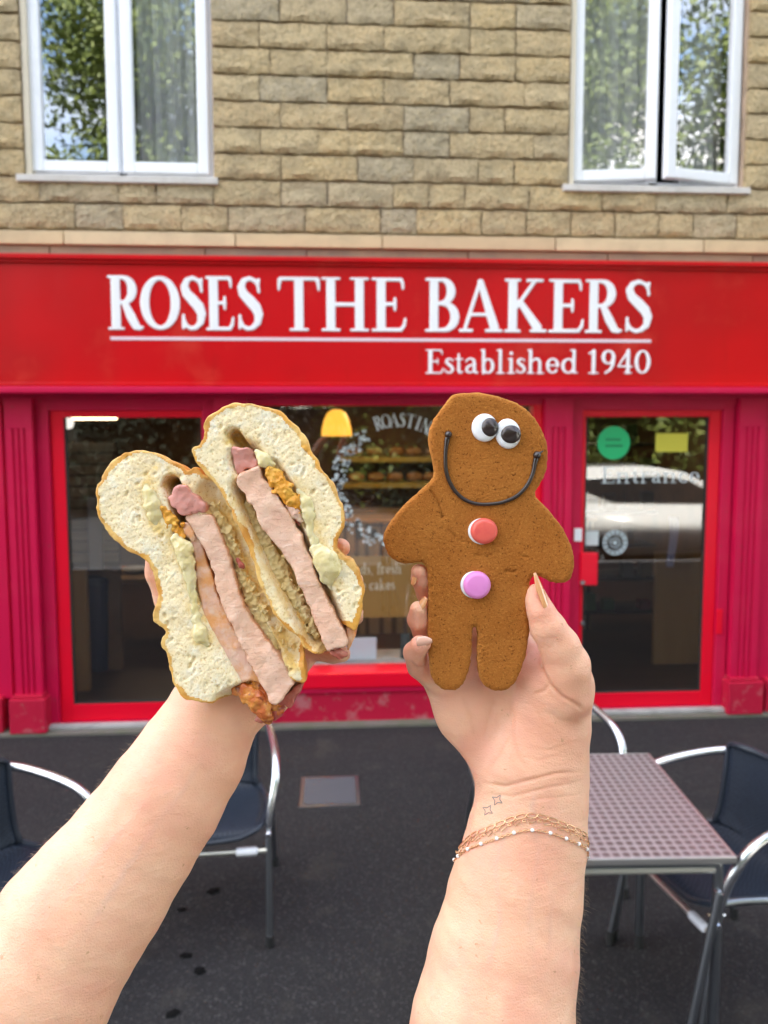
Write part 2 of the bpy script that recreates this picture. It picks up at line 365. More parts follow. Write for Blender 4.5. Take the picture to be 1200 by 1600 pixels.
t = thing('utility_cover','small pale grey rectangular cover set in the asphalt between the arms','cover',((p0.x+p1.x)/2,(p0.y+p1.y)/2,0))
hx, hy = abs(p1.x-p0.x)/2, abs(p1.y-p0.y)/2
MB().box(-hx,hx,-hy,hy,-.01,.003,.002).build('frame', M['steel'], t, local=True)
MB().box(-hx+.02,hx-.02,-hy+.02,hy-.02,-.01,.006,.002).build('plate', mat('worn_cover',(.085,.085,.095),.75,var=[('noise',8,.4,.7,(.09,.09,.1),.6)],bump=[('noise',60,.002)]), t, local=True)

# ------------------------------------------------------------------ the building
B = thing('stone_building','buff rock-faced stone building with a red painted shop front and two white windows above','building',(0.4,0,0))
def X(u, v=870, y=0): return W(u,v,y).x
def Z(v, y=0, u=600): return W(u,v,y).z
zb = Z(366,0,500); zt = Z(37,0,400); hC = (Z(37,0,400)-Z(365,0,400))/8
XL, XR = -3.3, 3.9
ztop = zb+12*hC
# window openings
Lx0, Lx1 = X(36,140), X(331,140); Rx0, Rx1 = X(891,140), X(1166,140)
wz0 = Z(281,0,190); wz1 = wz0+1.45
rz0 = Z(290,0,1020); 
opens = [(Lx0,Lx1,wz0,wz1),(Rx0,Rx1,wz0,wz1)]
# backing wall (mortar) round the openings
wall = MB(); yb0, yb1 = .014, .24; ws = Z(405,0)
xs = [XL,Lx0,Lx1,Rx0,Rx1,XR]
for i in range(5):
    if i in (1,3): wall.box(xs[i],xs[i+1],yb0,yb1,ws,wz0); wall.box(xs[i],xs[i+1],yb0,yb1,wz1,ztop+.6)
    else: wall.box(xs[i],xs[i+1],yb0,yb1,ws,ztop+.6)
wall = wall.build('wall', M['mortar'], B)
rs = random.Random(5)
def stone_mesh(Lx, H, seed):
    r = random.Random(seed); nx = max(4,int(Lx/.05)); nz_ = 4; j = .0035; v = []; f = []
    for k in range(nz_+1):
        for i in range(nx+1):
            fx, fz = i/nx, k/nz_; edge = (i in (0,nx)) or (k in (0,nz_))
            prot = -.022-.008*r.uniform(-1,1)-(.008 if k == 1 else 0)
            y = -.017-.004*r.uniform(-1,1) if edge else prot
            if k == 0: y = -.020*r.uniform(.7,1.2)
            x = j+(Lx-2*j)*fx+(r.uniform(-.004,.004) if edge and i in (0,nx) else 0); z = j+(H-2*j)*fz+(r.uniform(-.004,.005) if edge else r.uniform(-.006,.006))
            if k == 0: z = j+.006+r.uniform(-.004,.008)
            v.append((x,y,z))
    n = len(v)
    for k in range(nz_):
        for i in range(nx): a = k*(nx+1)+i; f.append((a,a+1,a+nx+2,a+nx+1))
    ring = list(range(nx+1))+[k*(nx+1)+nx for k in range(1,nz_+1)]+[nz_*(nx+1)+i for i in range(nx-1,-1,-1)]+[k*(nx+1) for k in range(nz_-1,0,-1)]
    for q in ring: v.append((v[q][0],.02,v[q][2]))
    for i in range(len(ring)): f.append((ring[i],n+i,n+(i+1)%len(ring),ring[(i+1)%len(ring)]))
    m = MB(); m.raw(v,f); me = m.mesh('stone',True); me.materials.append(M['stone']); return me
lens = [.22,.28,.34,.40,.46,.52]; bank = {l:[stone_mesh(l,hC,hash((l,s))%1000) for s in range(4)] for l in lens}
def lay(x0, x1, z):
    x = x0; out = []
    while x < x1-.03:
        rem = x1-x
        c = [l for l in lens if l <= rem+.001 and (rem-l > .2 or rem-l < .005)]
        l = rs.choice(c) if c else None
        if l is None or rem < .58 and not c:
            o = bpy.data.objects.new('stone_block', stone_mesh(rem,hC,rs.randrange(999))); 
            l = rem
        else: o = bpy.data.objects.new('stone_block', rs.choice(bank[l]))
        COL.objects.link(o); o.parent = wall; o.location = (x-B.location.x,0,z); x += l
for c in range(12):
    z = zb+c*hC; segs = [(XL-rs.uniform(0,.3),XR)]
    for (a,b,z0,z1) in opens:
        if z+hC*.5 > z0 and z < z1-.02:
            n = []
            for s0,s1 in segs:
                if s0 < a and s1 > b: n += [(s0,a-.004),(b+.004,s1)]
                else: n.append((s0,s1))
            segs = n
    for s0,s1 in segs: lay(s0,s1,z)
# dressed band and weathered course over the sign
def course(z0,z1,y,name,m,lo,hi,jz=.003):
    x = XL
    while x < XR:
        l = rs.uniform(lo,hi); MB().box(x+.003,min(x+l,XR)-.003,y+rs.uniform(-.002,.002),.02,z0+jz,z1-jz,.005).build(name,m,wall); x += l
course(Z(389,-.03),Z(367,-.03),-.035,'dressed_stone',M['ashlar'],.8,1.1)
course(Z(404,-.02),Z(389,-.02),-.012,'band_stone',M['band'],.6,1.0)

def frame_mb(x0,x1,z0,z1,w,y0,y1,b=.006,bot=None):
    m = MB(); bt = bot or w
    m.box(x0,x0+w,y0,y1,z0,z1,b); m.box(x1-w,x1,y0,y1,z0,z1,b)
    m.box(x0+w-.001,x1-w+.001,y0+.001,y1-.001,z0,z0+bt,b); m.box(x0+w-.001,x1-w+.001,y0+.001,y1-.001,z1-w,z1,b); return m
def rot_mesh(me, hx, hy, ang):
    me.transform(Matrix.Translation((hx,hy,0)) @ Matrix.Rotation(ang,4,'Z') @ Matrix.Translation((-hx,-hy,0)))
def upper_window(name, x0, x1, ang1, ang2):
    w_ = frame_mb(x0,x1,wz0+.02,wz1,.04,.055,.12); xm = (x0+x1)/2; w_.box(xm-.022,xm+.022,.056,.119,wz0+.03,wz1-.01)
    win = w_.build('window', M['upvc'], B)
    for (a,b,ang,hx) in ((x0+.028,xm-.012,ang1,x0+.028),(xm+.012,x1-.028,ang2,x1-.028)):
        z0, z1 = wz0+.05, wz1-.03; fw_ = .066; s = frame_mb(a,b,z0,z1,fw_,.022,.075,.010)
        s.box(a+fw_-.006,b-fw_+.006,.062,.070,z0+fw_-.006,z0+fw_+.006)
        me = s.mesh('sash'); rot_mesh(me,hx,.05,ang); add('sash',me,M['upvc'],win)
        g = MB().box(a+fw_-.004,b-fw_+.004,.046,.050,z0+fw_-.004,z1-fw_+.004).mesh('pane'); rot_mesh(g,hx,.05,ang); add('pane',g,M['glassup'],win)
        s = MB().tube([((a+b)/2-.01,.078,z0+.03),((a+b)/2+.09,.082,z0+.03)],.006).mesh('h'); rot_mesh(s,hx,.05,ang); add('catch',s,M['upvc'],win)
    MB().box(x0-.045,x1+.03,-.045,.056,wz0-.028,wz0+.012,.006).build('sill', M['sill'], win)
    MB().box(x0,x0+.03,-.004,.054,wz0+.012,wz1).build('jamb',M['jamb'],win)
    # room behind
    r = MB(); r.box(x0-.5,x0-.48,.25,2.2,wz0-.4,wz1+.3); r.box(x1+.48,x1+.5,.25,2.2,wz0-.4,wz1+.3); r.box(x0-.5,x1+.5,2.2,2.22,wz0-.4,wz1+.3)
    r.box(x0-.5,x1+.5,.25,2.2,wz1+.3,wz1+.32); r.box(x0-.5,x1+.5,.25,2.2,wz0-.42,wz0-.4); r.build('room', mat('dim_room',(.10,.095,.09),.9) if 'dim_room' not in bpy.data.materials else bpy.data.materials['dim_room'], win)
    return win
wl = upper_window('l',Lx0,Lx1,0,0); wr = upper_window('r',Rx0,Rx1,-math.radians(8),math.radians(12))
def curtain(x0,x1,y,lb,amp=.02,per=.11):
    n = int((x1-x0)/.008); m = MB(); v = []
    for i in range(n+1):
        x = x0+(x1-x0)*i/n
        for z in [wz0+.04+(wz1-wz0-.09)*q/10 for q in range(11)]:
            v.append((x,y+amp*math.sin(2*PI*x/per+z*.6)+.4*amp*math.sin(2*PI*x/(per*.37)+2*z),z))
    m.raw(v,[(i*11+k,i*11+k+1,i*11+k+12,i*11+k+11) for i in range(n) for k in range(10)])
    cm = bpy.data.materials.get('net_cloth')
    if not cm:
        cm = mat('net_cloth',(.82,.84,.84),.9); t = cm.node_tree; b = t.nodes['Principled BSDF']; tr = t.nodes.new('ShaderNodeBsdfTransparent'); x_ = t.nodes.new('ShaderNodeMixShader'); x_.inputs[0].default_value = .6
        t.links.new(tr.outputs[0],x_.inputs[1]); t.links.new(b.outputs[0],x_.inputs[2]); t.links.new(x_.outputs[0],t.nodes['Material Output'].inputs[0])
    o = m.build('net_curtain', cm, smooth=True); tag(o,lb,'curtain','net curtains behind the upper windows')
curtain(Lx0+.62,Lx1-.06,.15,'pale net curtain behind the right pane of the left upper window')
curtain(Rx0+.05,Rx0+.60,.15,'folded net curtain filling the left pane of the right upper window')
curtain(Rx0+.80,Rx1-.02,.26,'white net curtain behind the open right casement',.03,.2)

# ------------------------------------------------------------------ shop front
ys = -.17                                    # face of the sign
z_s1, z_s0 = Z(404,ys), Z(598,ys); 
SG = thing('shop_sign','long red fascia sign with white serif shop name and founding year above the shop','shop sign',(0.35,ys,z_s0))
MB().box(XL,XR,ys,.0,z_s0,z_s1-.03,.0).build('board',M['sign'],SG)
MB().box(XL,XR,ys-.035,.0,z_s1-.03,z_s1,.006).box(XL,XR,ys-.018,.0,z_s1-.048,z_s1-.0305,.004).build('top_moulding',M['sign'],SG)
MB().box(XL,XR,ys-.02,.0,z_s0-.026,z_s0-.001,.008).build('bottom_bead',M['sign'],SG)
MB().box(XL,XR,ys-.055,.0,Z(615,ys-.05),z_s0-.0265,.010).build('cornice',M['crimson'],B)
zc = Z(615,ys-.05)
for xx in (X(610,610,ys)-.0,): MB().box(xx-.002,xx+.002,ys-.057,ys-.03,zc+.003,z_s0-.03).build('cornice_joint',M['plinth'],B)
MB().box(XL,XR,-.02,.12,Z(632),zc,.0).build('header',M['crimson'],B)
MB().box(XL,XR,-.075,-.0205,Z(622),zc,.006).build('header_moulding',M['crimson'],B)
zh = Z(622)
def pilaster(xa, xb, flutes=3, px=None):
    w_ = xb-xa; pts = [(xa,.1),(xa,-.06)]; g0 = xa+w_*.24; gw = w_*.52/(flutes*2-1)
    for i in range(flutes):
        a = g0+i*2*gw; pts += [(a,-.06),(a+gw*.25,-.048),(a+gw*.75,-.048),(a+gw,-.06)]
    pts += [(xb,-.06),(xb,.1)]
    zp = .235; zf1 = Z(668)
    o = MB().prism(pts,zp+.02,zf1,'z').build('pilaster',M['crimson'],B)
    MB().box(xa,xb,-.06,.1,zf1,zh,.003).build('pilaster_cap',M['crimson'],o)
    MB().box(xa-.03,xb+.03,-.105,.1,.02,zp,.008).box(xa-.012,xb+.012,-.085,.1,zp,zp+.02,.006).build('plinth',M['plinth'],o)
    return o
pilaster(X(13,640),X(55,640)); pilaster(X(336,640),X(387,640)); pilaster(X(848,640),X(891,640)); pilaster(X(1149,640),X(1190,640))
MB().box(XL,X(4,640),-.03,.1,.22,zh).build('pier',M['crimson'],B); MB().box(XL,X(18,1120)-.02,-.08,.1,.02,.24,.01).build('plinth',M['plinth'],B)
MB().box(X(4,640)+.001,X(12,640),-.01,.1,.22,zh).build('pier',M['crimson'],B)
MB().box(X(1191,640),XR,-.03,.1,.22,zh).build('pier',M['crimson'],B); MB().box(X(1178,1100)+.03,XR,-.08,.1,.02,.24,.01).build('plinth',M['plinth'],B)
MB().box(XL,XR,-.10,.4,-.05,.02,.006).build('base_course',mat('base_stone',(.16,.14,.12),.9,var=[('noise',8,.4,.7,(.10,.12,.06),.7)],bump=[('noise',30,.006)]),B)
zdt = Z(637); zgt = Z(652); 
def shop_door(u0,u1,ug0,ug1,vb,hv=None):
    xo0, xo1 = u0, u1
    fr = frame_mb(xo0,xo1,.045,zh-.0005,.075,-.012,.11,.006,.004)
    d = fr.build('door',M['crimson'],B)
    a, b = xo0+.078, xo1-.078; zg = vb
    m = MB(); m.box(a,ug0,.01,.055,.05,zdt,.005); m.box(ug1,b,.01,.055,.05,zdt,.005); m.box(ug0-.001,ug1+.001,.011,.054,zgt,zdt-.001,.004); m.box(ug0-.001,ug1+.001,.011,.054,.051,zg,.004)
    m.build('leaf',M['red'],d)
    bd = MB(); e = .012
    bd.box(ug0,ug0+e,.016,.030,zg,zgt); bd.box(ug1-e,ug1,.016,.030,zg,zgt); bd.box(ug0+e,ug1-e,.016,.030,zg,zg+e); bd.build('glazing_gasket',M['rubber'],d)
    MB().box(ug0-.002,ug1+.002,.031,.036,zg-.004,zgt+.004).build('pane',M['glass'],d)
    MB().box(xo0,xo1,-.06,.2,.0205,.046,.005).build('door_step',M['step'],d)
    return d
dl = shop_door(X(56,640),X(335,640),X(98,655),X(315,655),Z(1101,0,150))
dr = shop_door(X(892,640),X(1147,640),X(917,655),X(1110,655),Z(1083,0,1000))
# lever box, keyhole and small plates of the right door
x0,x1,z0,z1 = X(906,888,-.02),X(933,888,-.02),Z(914,-.02,920),Z(864,-.02,920)
MB().box(x0,x1,-.035,.009,z0,z1,.006).build('handle',M['red'],dr)
MB().lathe([(.0,-.005),(.014,-.005),(.016,0),(.016,.006)],(x0+.015,-.036,z0+.02),16,'y').build('handle_screw',M['steel'],dr)
MB().lathe([(.0,-.006),(.012,-.006),(.016,0),(.016,.006)],(X(911,974,.0),.006,Z(974,0,911)),16,'y').build('keyhole',M['steel'],dr)
MB().box(X(896,835),X(908,835),-.018,-.0125,Z(845,0,900),Z(825,0,900),.002).build('lock_plate',M['upvc'],dr)
MB().box(X(1128,651),X(1138,651),-.02,-.0125,Z(1000,0),Z(960,0),.003).build('hinge',M['red'],dr)
# display window
xa, xb = X(388,700), X(847,700); zs = Z(1046,0,600); zr = Z(1070,0,600)
f = MB(); f.box(xa,xa+.03,-.01,.1,zs,zh-.001,.004); f.box(xb-.06,xb,-.01,.1,zs,zh-.001,.004); f.box(xa+.03,xb-.06,-.009,.099,Z(634),zh-.002,.004)
dw = f.build('display_window',M['red'],B)
MB().box(xa+.028,xb-.058,.05,.056,zs,Z(633)).build('pane',M['glass'],dw)
MB().box(xa-.002,xb+.002,-.055,.3,zr,zs,.012).build('sill',M['red'],dw)
MB().box(xa,xb,-.03,.2,.02,zr).build('stall_riser',M['plinth'],B)
MB().box(xa,xb,-.045,-.0305,zr-.03,zr,.006).build('riser_moulding',M['crimson'],B)
# ---- interior shell
ya, yb, zf, zcl = .16, 5.2, .03, 2.25
MB().box(XL,XR,.2,yb,-.02,zf).build('shop_floor',M['floor'],B)
MB().box(XL,XR,.12,yb,zcl,zcl+.05).build('shop_ceiling',M['wallin'],B)
MB().box(XL,XR,yb,yb+.1,0,2.6).build('back_wall',M['wallin'],B)
MB().box(XL-.1,XL,.0,yb,0,2.9).box(XR,XR+.1,.0,yb,0,2.9).build('side_wall',M['wallin'],B)
TOP = 7.5
MB().box(XL-.1,XR+.1,.24,yb+.1,2.3,2.36).box(XL-.1,XR+.1,yb,yb+.1,2.36,TOP).box(XL-.1,XL,.0,yb,2.9,TOP).box(XR,XR+.1,.0,yb,2.9,TOP).box(XL,XR,.014,.24,ztop+.601,TOP).box(-14,XL-.101,.1,yb,-.02,TOP).box(XR+.101,16,.1,yb,-.02,TOP).box(-14.2,16.2,-.1,yb+.2,TOP+.001,TOP+.2).build('shell',M['mortar'],B)
xw = W(327,800,.4).x; MB().box(xw-.05,xw+.05,.3,2.2,zf,zcl).build('partition',M['wallin'],B)
xw2 = W(850,800,.4).x; MB().box(xw2-.03,xw2+.03,.3,1.6,zf,zcl).build('partition',M['wallin'],B)
# ------------------------------------------------------------------ serif letters, built stroke by stroke (units: cap height)
T_, K_ = .040, .088      # thin and thick half widths
def st(*a): return [a]
def arc(cx,cy,rx,ry,a0,a1,thin=.038,thick=.085,n=14,pw=1.4):
    o = []; P = []
    for i in range(n+1):
        a = math.radians(a0+(a1-a0)*i/n); P.append((cx+rx*math.cos(a), cy+ry*math.sin(a), thin+(thick-thin)*abs(math.cos(a))**pw))
    for p,q in zip(P,P[1:]): o.append((p[0],p[1],q[0],q[1],p[2],q[2]))
    return o
def stem(x,y0=0,y1=1,s=.15,k=.085,top=True,bot=True,t=.027):
    o = [(x,y0+(k if bot else t),x,y1-(k if top else .05),k,k)]
    if bot: o.append((x-s,y0+t,x+s,y0+t,t,t))
    if top: o.append((x-s,y1-t,x+s,y1-t,t,t))
    return o
def poly(*p): return [(a[0],a[1],b[0],b[1],a[2],b[2]) for a,b in zip(p,p[1:])]
GL = {
 'R': (.80, stem(.20)+arc(.36,.735,.20,.225,-90,90)+st(.20,.965,.36,.965,.035,.035)+st(.20,.51,.36,.51,.035,.035)+poly((.40,.48,.06),(.52,.25,.085),(.62,.08,.075),(.70,.035,.045),(.76,.05,.03))),
 'O': (.86, arc(.43,.5,.335,.455,0,360,n=32)),
 'S': (.60, poly((.49,.72,.028),(.475,.84,.03),(.49,.94,.028))+poly((.475,.83,.03),(.42,.92,.036),(.30,.965,.040),(.18,.92,.05),(.13,.80,.072),(.17,.68,.085),(.30,.56,.098),(.42,.44,.098),(.485,.31,.082),(.46,.15,.06),(.36,.055,.042),(.25,.035,.038),(.15,.09,.036),(.10,.20,.03))+poly((.09,.05,.028),(.095,.28,.028))),
 'E': (.66, stem(.19)+poly((.19,.965,.035),(.55,.965,.035),(.58,.90,.030),(.585,.80,.022))+poly((.19,.51,.035),(.42,.51,.035))+poly((.44,.62,.024),(.44,.51,.034),(.44,.40,.024))+poly((.19,.035,.035),(.55,.035,.035),(.61,.12,.032),(.63,.24,.022))),
 'T': (.78, [(.39,.085,.39,.90,.085,.085)]+st(.24,.027,.54,.027,.027,.027)+poly((.06,.965,.036),(.72,.965,.036))+poly((.05,.95,.04),(.035,.86,.032),(.03,.76,.022))+poly((.73,.95,.04),(.745,.86,.032),(.75,.76,.022))),
 'H': (.92, stem(.20)+stem(.72)+st(.20,.5,.72,.5,.037,.037)),
 'B': (.76, stem(.20)+arc(.36,.755,.18,.21,-90,90)+arc(.38,.28,.24,.245,-90,90)+st(.20,.965,.36,.965,.035,.035)+st(.20,.53,.38,.53,.035,.035)+st(.20,.035,.38,.035,.035,.035)),
 'A': (.90, poly((.12,.05,.034),(.43,.93,.036))+poly((.44,.93,.06),(.73,.095,.088))+st(.25,.33,.62,.33,.034,.034)+st(.03,.032,.26,.032,.032,.032)+st(.57,.032,.87,.032,.032,.032)),
 'K': (.92, stem(.20)+poly((.28,.47,.038),(.66,.95,.036))+poly((.36,.56,.06),(.73,.095,.088))+st(.52,.968,.82,.968,.032,.032)+st(.60,.032,.90,.032,.032,.032)),
 's': (.42, poly((.32,.50,.02),(.31,.60,.02))+poly((.31,.57,.03),(.20,.62,.034),(.12,.56,.05),(.11,.46,.06),(.20,.37,.066),(.29,.28,.066),(.33,.18,.058),(.29,.08,.045),(.18,.035,.036),(.08,.09,.034),(.07,.18,.022))),
 't': (.38, poly((.17,.80,.04),(.17,.14,.066),(.21,.05,.055),(.29,.045,.034),(.34,.09,.026))+st(.04,.60,.33,.60,.034,.034)),
 'a': (.52, poly((.10,.50,.04),(.16,.60,.038),(.25,.63,.038),(.34,.57,.055),(.36,.45,.066),(.36,.12,.066),(.42,.035,.045),(.48,.06,.026))+poly((.34,.38,.032),(.20,.33,.045),(.13,.24,.058),(.12,.13,.058),(.19,.05,.045),(.28,.06,.034),(.35,.15,.03))),
 'b': (.60, poly((.04,.97,.03),(.14,.96,.045))+st(.14,.95,.14,.04,.066,.066)+arc(.31,.32,.18,.285,-150,150,.036,.07)),
 'l': (.32, st(.15,.95,.15,.05,.066,.066)+st(.05,.965,.15,.965,.032,.032)+st(.03,.03,.28,.03,.03,.03)),
 'i': (.32, st(.15,.60,.15,.05,.066,.066)+st(.05,.61,.15,.61,.03,.03)+st(.03,.03,.28,.03,.03,.03)+st(.15,.84,.151,.84,.075,.075)),
 'h': (.66, st(.14,.95,.14,.05,.066,.066)+st(.04,.965,.14,.965,.032,.032)+st(.03,.03,.26,.03,.03,.03)+poly((.18,.50,.034),(.30,.61,.04),(.42,.60,.055),(.48,.48,.066),(.48,.05,.066))+st(.38,.03,.62,.03,.03,.03)),
 'e': (.52, arc(.27,.33,.17,.285,0,318,.036,.068,22)+st(.12,.345,.43,.345,.032,.032)),
 'd': (.60, arc(.26,.32,.18,.285,30,330,.036,.07)+st(.44,.95,.44,.08,.066,.066)+st(.33,.965,.44,.965,.032,.032)+st(.44,.035,.55,.045,.032,.03)),
 '1': (.50, st(.26,.93,.26,.05,.078,.078)+st(.10,.83,.26,.95,.03,.04)+st(.10,.03,.42,.03,.03,.03)),
 '9': (.60, arc(.29,.68,.19,.26,0,360,.036,.078,24)+poly((.48,.68,.075),(.46,.38,.066),(.36,.16,.05),(.18,.03,.04))),
 '4': (.62, st(.42,.95,.42,.05,.075,.075)+poly((.42,.93,.045),(.08,.30,.034),(.56,.30,.036))+st(.30,.03,.54,.03,.028,.028)),
 '0': (.60, arc(.30,.49,.20,.45,0,360,.036,.080,28)),
 'n': (.66, st(.14,.60,.14,.05,.066,.066)+st(.04,.61,.14,.61,.03,.03)+st(.03,.03,.26,.03,.03,.03)+poly((.18,.50,.034),(.30,.61,.04),(.42,.60,.055),(.48,.48,.066),(.48,.05,.066))+st(.38,.03,.62,.03,.03,.03)),
 'r': (.46, st(.14,.60,.14,.05,.066,.066)+st(.04,.61,.14,.61,.03,.03)+st(.03,.03,.28,.03,.03,.03)+poly((.18,.48,.034),(.28,.60,.045),(.38,.58,.06))),
 'c': (.48, arc(.27,.32,.17,.285,40,320,.036,.068,20)+st(.40,.50,.401,.50,.05,.05)),
 'k': (.62, st(.14,.95,.14,.05,.066,.066)+st(.04,.965,.14,.965,.032,.032)+st(.03,.03,.26,.03,.03,.03)+st(.18,.30,.46,.60,.03,.034)+st(.26,.36,.50,.06,.05,.066)+st(.40,.03,.60,.03,.03,.03)),
 'f': (.38, poly((.40,.88,.045),(.32,.96,.036),(.22,.93,.05),(.17,.80,.066),(.17,.05,.066))+st(.04,.60,.32,.60,.032,.032)+st(.05,.03,.30,.03,.03,.03)),
 'y': (.58, st(.10,.62,.30,.10,.06,.06)+poly((.48,.62,.034),(.30,.10,.04),(.20,-.14,.036),(.10,-.18,.05))),
 ',': (.25, poly((.12,.05,.06),(.14,-.04,.04),(.07,-.15,.02))),
 'I': (.42, stem(.20)), 'L': (.62, stem(.20,top=True)+poly((.20,.035,.035),(.50,.035,.035),(.57,.14,.032),(.58,.26,.022))),
 'N': (.90, stem(.18,k=.04)+stem(.72,k=.04,bot=False)+poly((.18,.94,.06),(.72,.07,.085))),
 'C': (.78, arc(.44,.5,.32,.455,45,315,n=24)+st(.70,.72,.70,.94,.025,.025)),
}
def glyph_mesh(ch, x0, x1, z0, z1, yf, th, h, body=None):
    """letter filling x0..x1 (its own width scaled), baseline z0, cap height z1-z0, front face at yf"""
    w_, S_ = GL[ch]; H = z1-z0; sx = (x1-x0)/(w_*H); pad = .1
    lox, hix = -.12*w_-.05, w_*1.12+.05
    nx = int((hix-lox)*sx*H/h)+4; nz = int((1.4)*H/h)+4
    xs = (np.arange(nx)*h/H/sx+lox)[:,None]; zs_ = (np.arange(nz)*h/H-.26)[None,:]; D = np.full((nx,nz),9.)
    for a,b,c,d,ra,rb in S_:
        dx,dz = (c-a)*sx,d-b; L2 = dx*dx+dz*dz+1e-9; px,pz = (xs-a)*sx, zs_-b; t = np.clip((px*dx+pz*dz)/L2,0,1)
        D = np.minimum(D, np.sqrt((px-t*dx)**2+(pz-t*dz)**2)-(ra+(rb-ra)*t))
    D *= H; ny = 6; hy = th/2; y = (np.arange(ny)-1.5)*hy+.0001*hy
    F3 = np.maximum(D[:,None,:], np.abs(y-th/2)[None,:,None]-th/2)
    V, Q = surface_nets(F3, (0,0,0), 1.0); V = V*np.array([h,hy,h])+np.array([x0+lox*sx*H, yf-1.5*hy, z0-.26*H])
    return V, Q
def add_letter(ch, x0,x1,z0,z1,yf,th,h,m,parent,name='letter'):
    V,Q = glyph_mesh(ch,x0,x1,z0,z1,yf,th,h); me = np_mesh(name,V,Q); me.shade_smooth()
    try: me.set_sharp_from_angle(angle=math.radians(50))
    except Exception: pass
    return add(name, me, m, parent)
yl = ys-.007
def word(ch_list, base, cap, th=.0065, h=.005):
    for ch,u0,u1 in ch_list:
        uc = (u0+u1)/2; zb_ = W(uc,base(uc),yl).z; zt_ = W(uc,cap(uc),yl).z
        add_letter(ch, W(u0,(base(uc)+cap(uc))/2,yl).x, W(u1,(base(uc)+cap(uc))/2,yl).x, zb_, zt_, yl, th, h, M['letter'], SG)
z2 = lambda a: 160+a/2.5
z3 = lambda a: 640+a/3
word([('R',z2(16),z2(160)),('O',z2(148),z2(302)),('S',z2(298),z2(408)),('E',z2(402),z2(515)),('S',z2(518),z2(632)),
      ('T',z2(683),z2(852)),('H',z2(850),z2(1047)),('E',z2(1048),z2(1190)),
      ('B',z3(68),z3(246)),('A',z3(232),z3(437)),('K',z3(440),z3(642)),('E',z3(648),z3(822)),('R',z3(818),z3(1002)),('S',z3(998),z3(1148))],
     lambda u: 515.5+(u-172)*.0062, lambda u: 430+(u-172)*.0085)
word([('E',z3(72),z3(162)),('s',z3(158),z3(216)),('t',z3(212),z3(254)),('a',z3(250),z3(328)),('b',z3(330),z3(404)),('l',z3(405),z3(450)),('i',z3(456),z3(500)),('s',z3(495),z3(552)),
      ('h',z3(550),z3(634)),('e',z3(634),z3(706)),('d',z3(708),z3(794)),('1',z3(828),z3(896)),('9',z3(896),z3(972)),('4',z3(968),z3(1052)),('0',z3(1050),z3(1136))],
     lambda u: 584.0, lambda u: 546, h=.0035)
a_, b_ = W(172,529,yl), W(1018,532.5,yl)
MB().box(a_.x,b_.x,yl+.004,ys+.001,(a_.z+b_.z)/2-.010,(a_.z+b_.z)/2+.010,.002).build('underline',M['line'],SG)

# ------------------------------------------------------------------ lettering and stickers on the glass
frost = mat('frosted_vinyl',(.62,.68,.70),.6)
yg = .0295
def flat_word(s, x, z, H, y, m, parent, sx=.82, rot=0, c=None, th=.0012, h=None):
    h = h or H/26
    for ch in s:
        if ch == ' ': x += .3*H; continue
        w_ = GL[ch][0]*H*sx; V,Q = glyph_mesh(ch,x,x+w_,z,z+H,y,th,h); me = np_mesh('letter',V,Q); add('letter',me,m,parent); x += w_*1.02
    return x
xE, zE = W(938,755,yg), W(1085,730,yg)
flat_word('Entrance', xE.x, Z(755,yg,1000), Z(729,yg,1000)-Z(755,yg,1000), yg, frost, dr, sx=(W(1085,740,yg).x-xE.x)/((Z(729,yg,1000)-Z(755,yg,1000))*4.15))
def sticker(name,u,v,m,lb,cat,shape,y=.0285):
    p = W(u,v,y)
    if shape[0] == 'c': me = MB().lathe([(shape[1],0),(shape[1],.002)],(p.x,y,p.z),40,'y')
    else:
        a,b = W(shape[1],shape[2],y),W(shape[3],shape[4],y); me = MB().box(a.x,b.x,y,y+.002,b.z,a.z)
    o = me.build(name,m); tag(o,lb,cat); return o
t = thing('round_sticker','round bright green sticker with dark wording at the top of the right door glass','sticker',W(959,692,.028))
p = W(959,692,.028); MB().lathe([(.107,0),(.107,.002)],p,44,'y').build('disc',mat('green_vinyl',(.0,.46,.16),.4),t)
dk = mat('dark_green_print',(.0,.16,.06),.5)
# two short dark rows of print, too blurred in the photograph to read
for r_,(n_,dz) in enumerate(((8,.012),(9,-.028))):
    m = MB()
    for i in range(n_): m.box(p.x-.052+i*.0125,p.x-.052+i*.0125+.008,p.y-.001,p.y-.0002,p.z+dz,p.z+dz+.018)
    m.build('print_row',dk,t)
o = sticker('yellow_notice',1050,692,mat('yellow_paper',(.62,.56,.06),.6),'small yellow rectangular notice at top right of the right door glass','notice',('r',1025,677,1074,706))
o = sticker('white_sticker',923,841,mat('pale_vinyl',(.60,.66,.66),.6),'small white rectangular sticker by the red door handle','sticker',('r',911,830,935,852))
t = thing('round_logo_sticker','round pale line-drawn sticker on the right door glass above the handle','sticker',W(961,848,.028)); p = W(961,848,.028)
gm = mat('pale_line_vinyl',(.52,.60,.62),.6)
for r_,q in ((.078,.004),(.058,.0035),(.032,.003)):
    MB().tube([(p.x+r_*math.cos(2*PI*i/40),p.y,p.z+r_*math.sin(2*PI*i/40)) for i in range(40)],q,6,closed=True).build('ring',gm,t)
m = MB()
for i in range(14): a = 2*PI*i/14; m.box(p.x+.068*math.cos(a)-.006,p.x+.068*math.cos(a)+.006,p.y-.001,p.y+.001,p.z+.068*math.sin(a)-.006,p.z+.068*math.sin(a)+.006)
m.lathe([(.014,0),(.014,.002)],p,16,'y').build('emblem',gm,t)
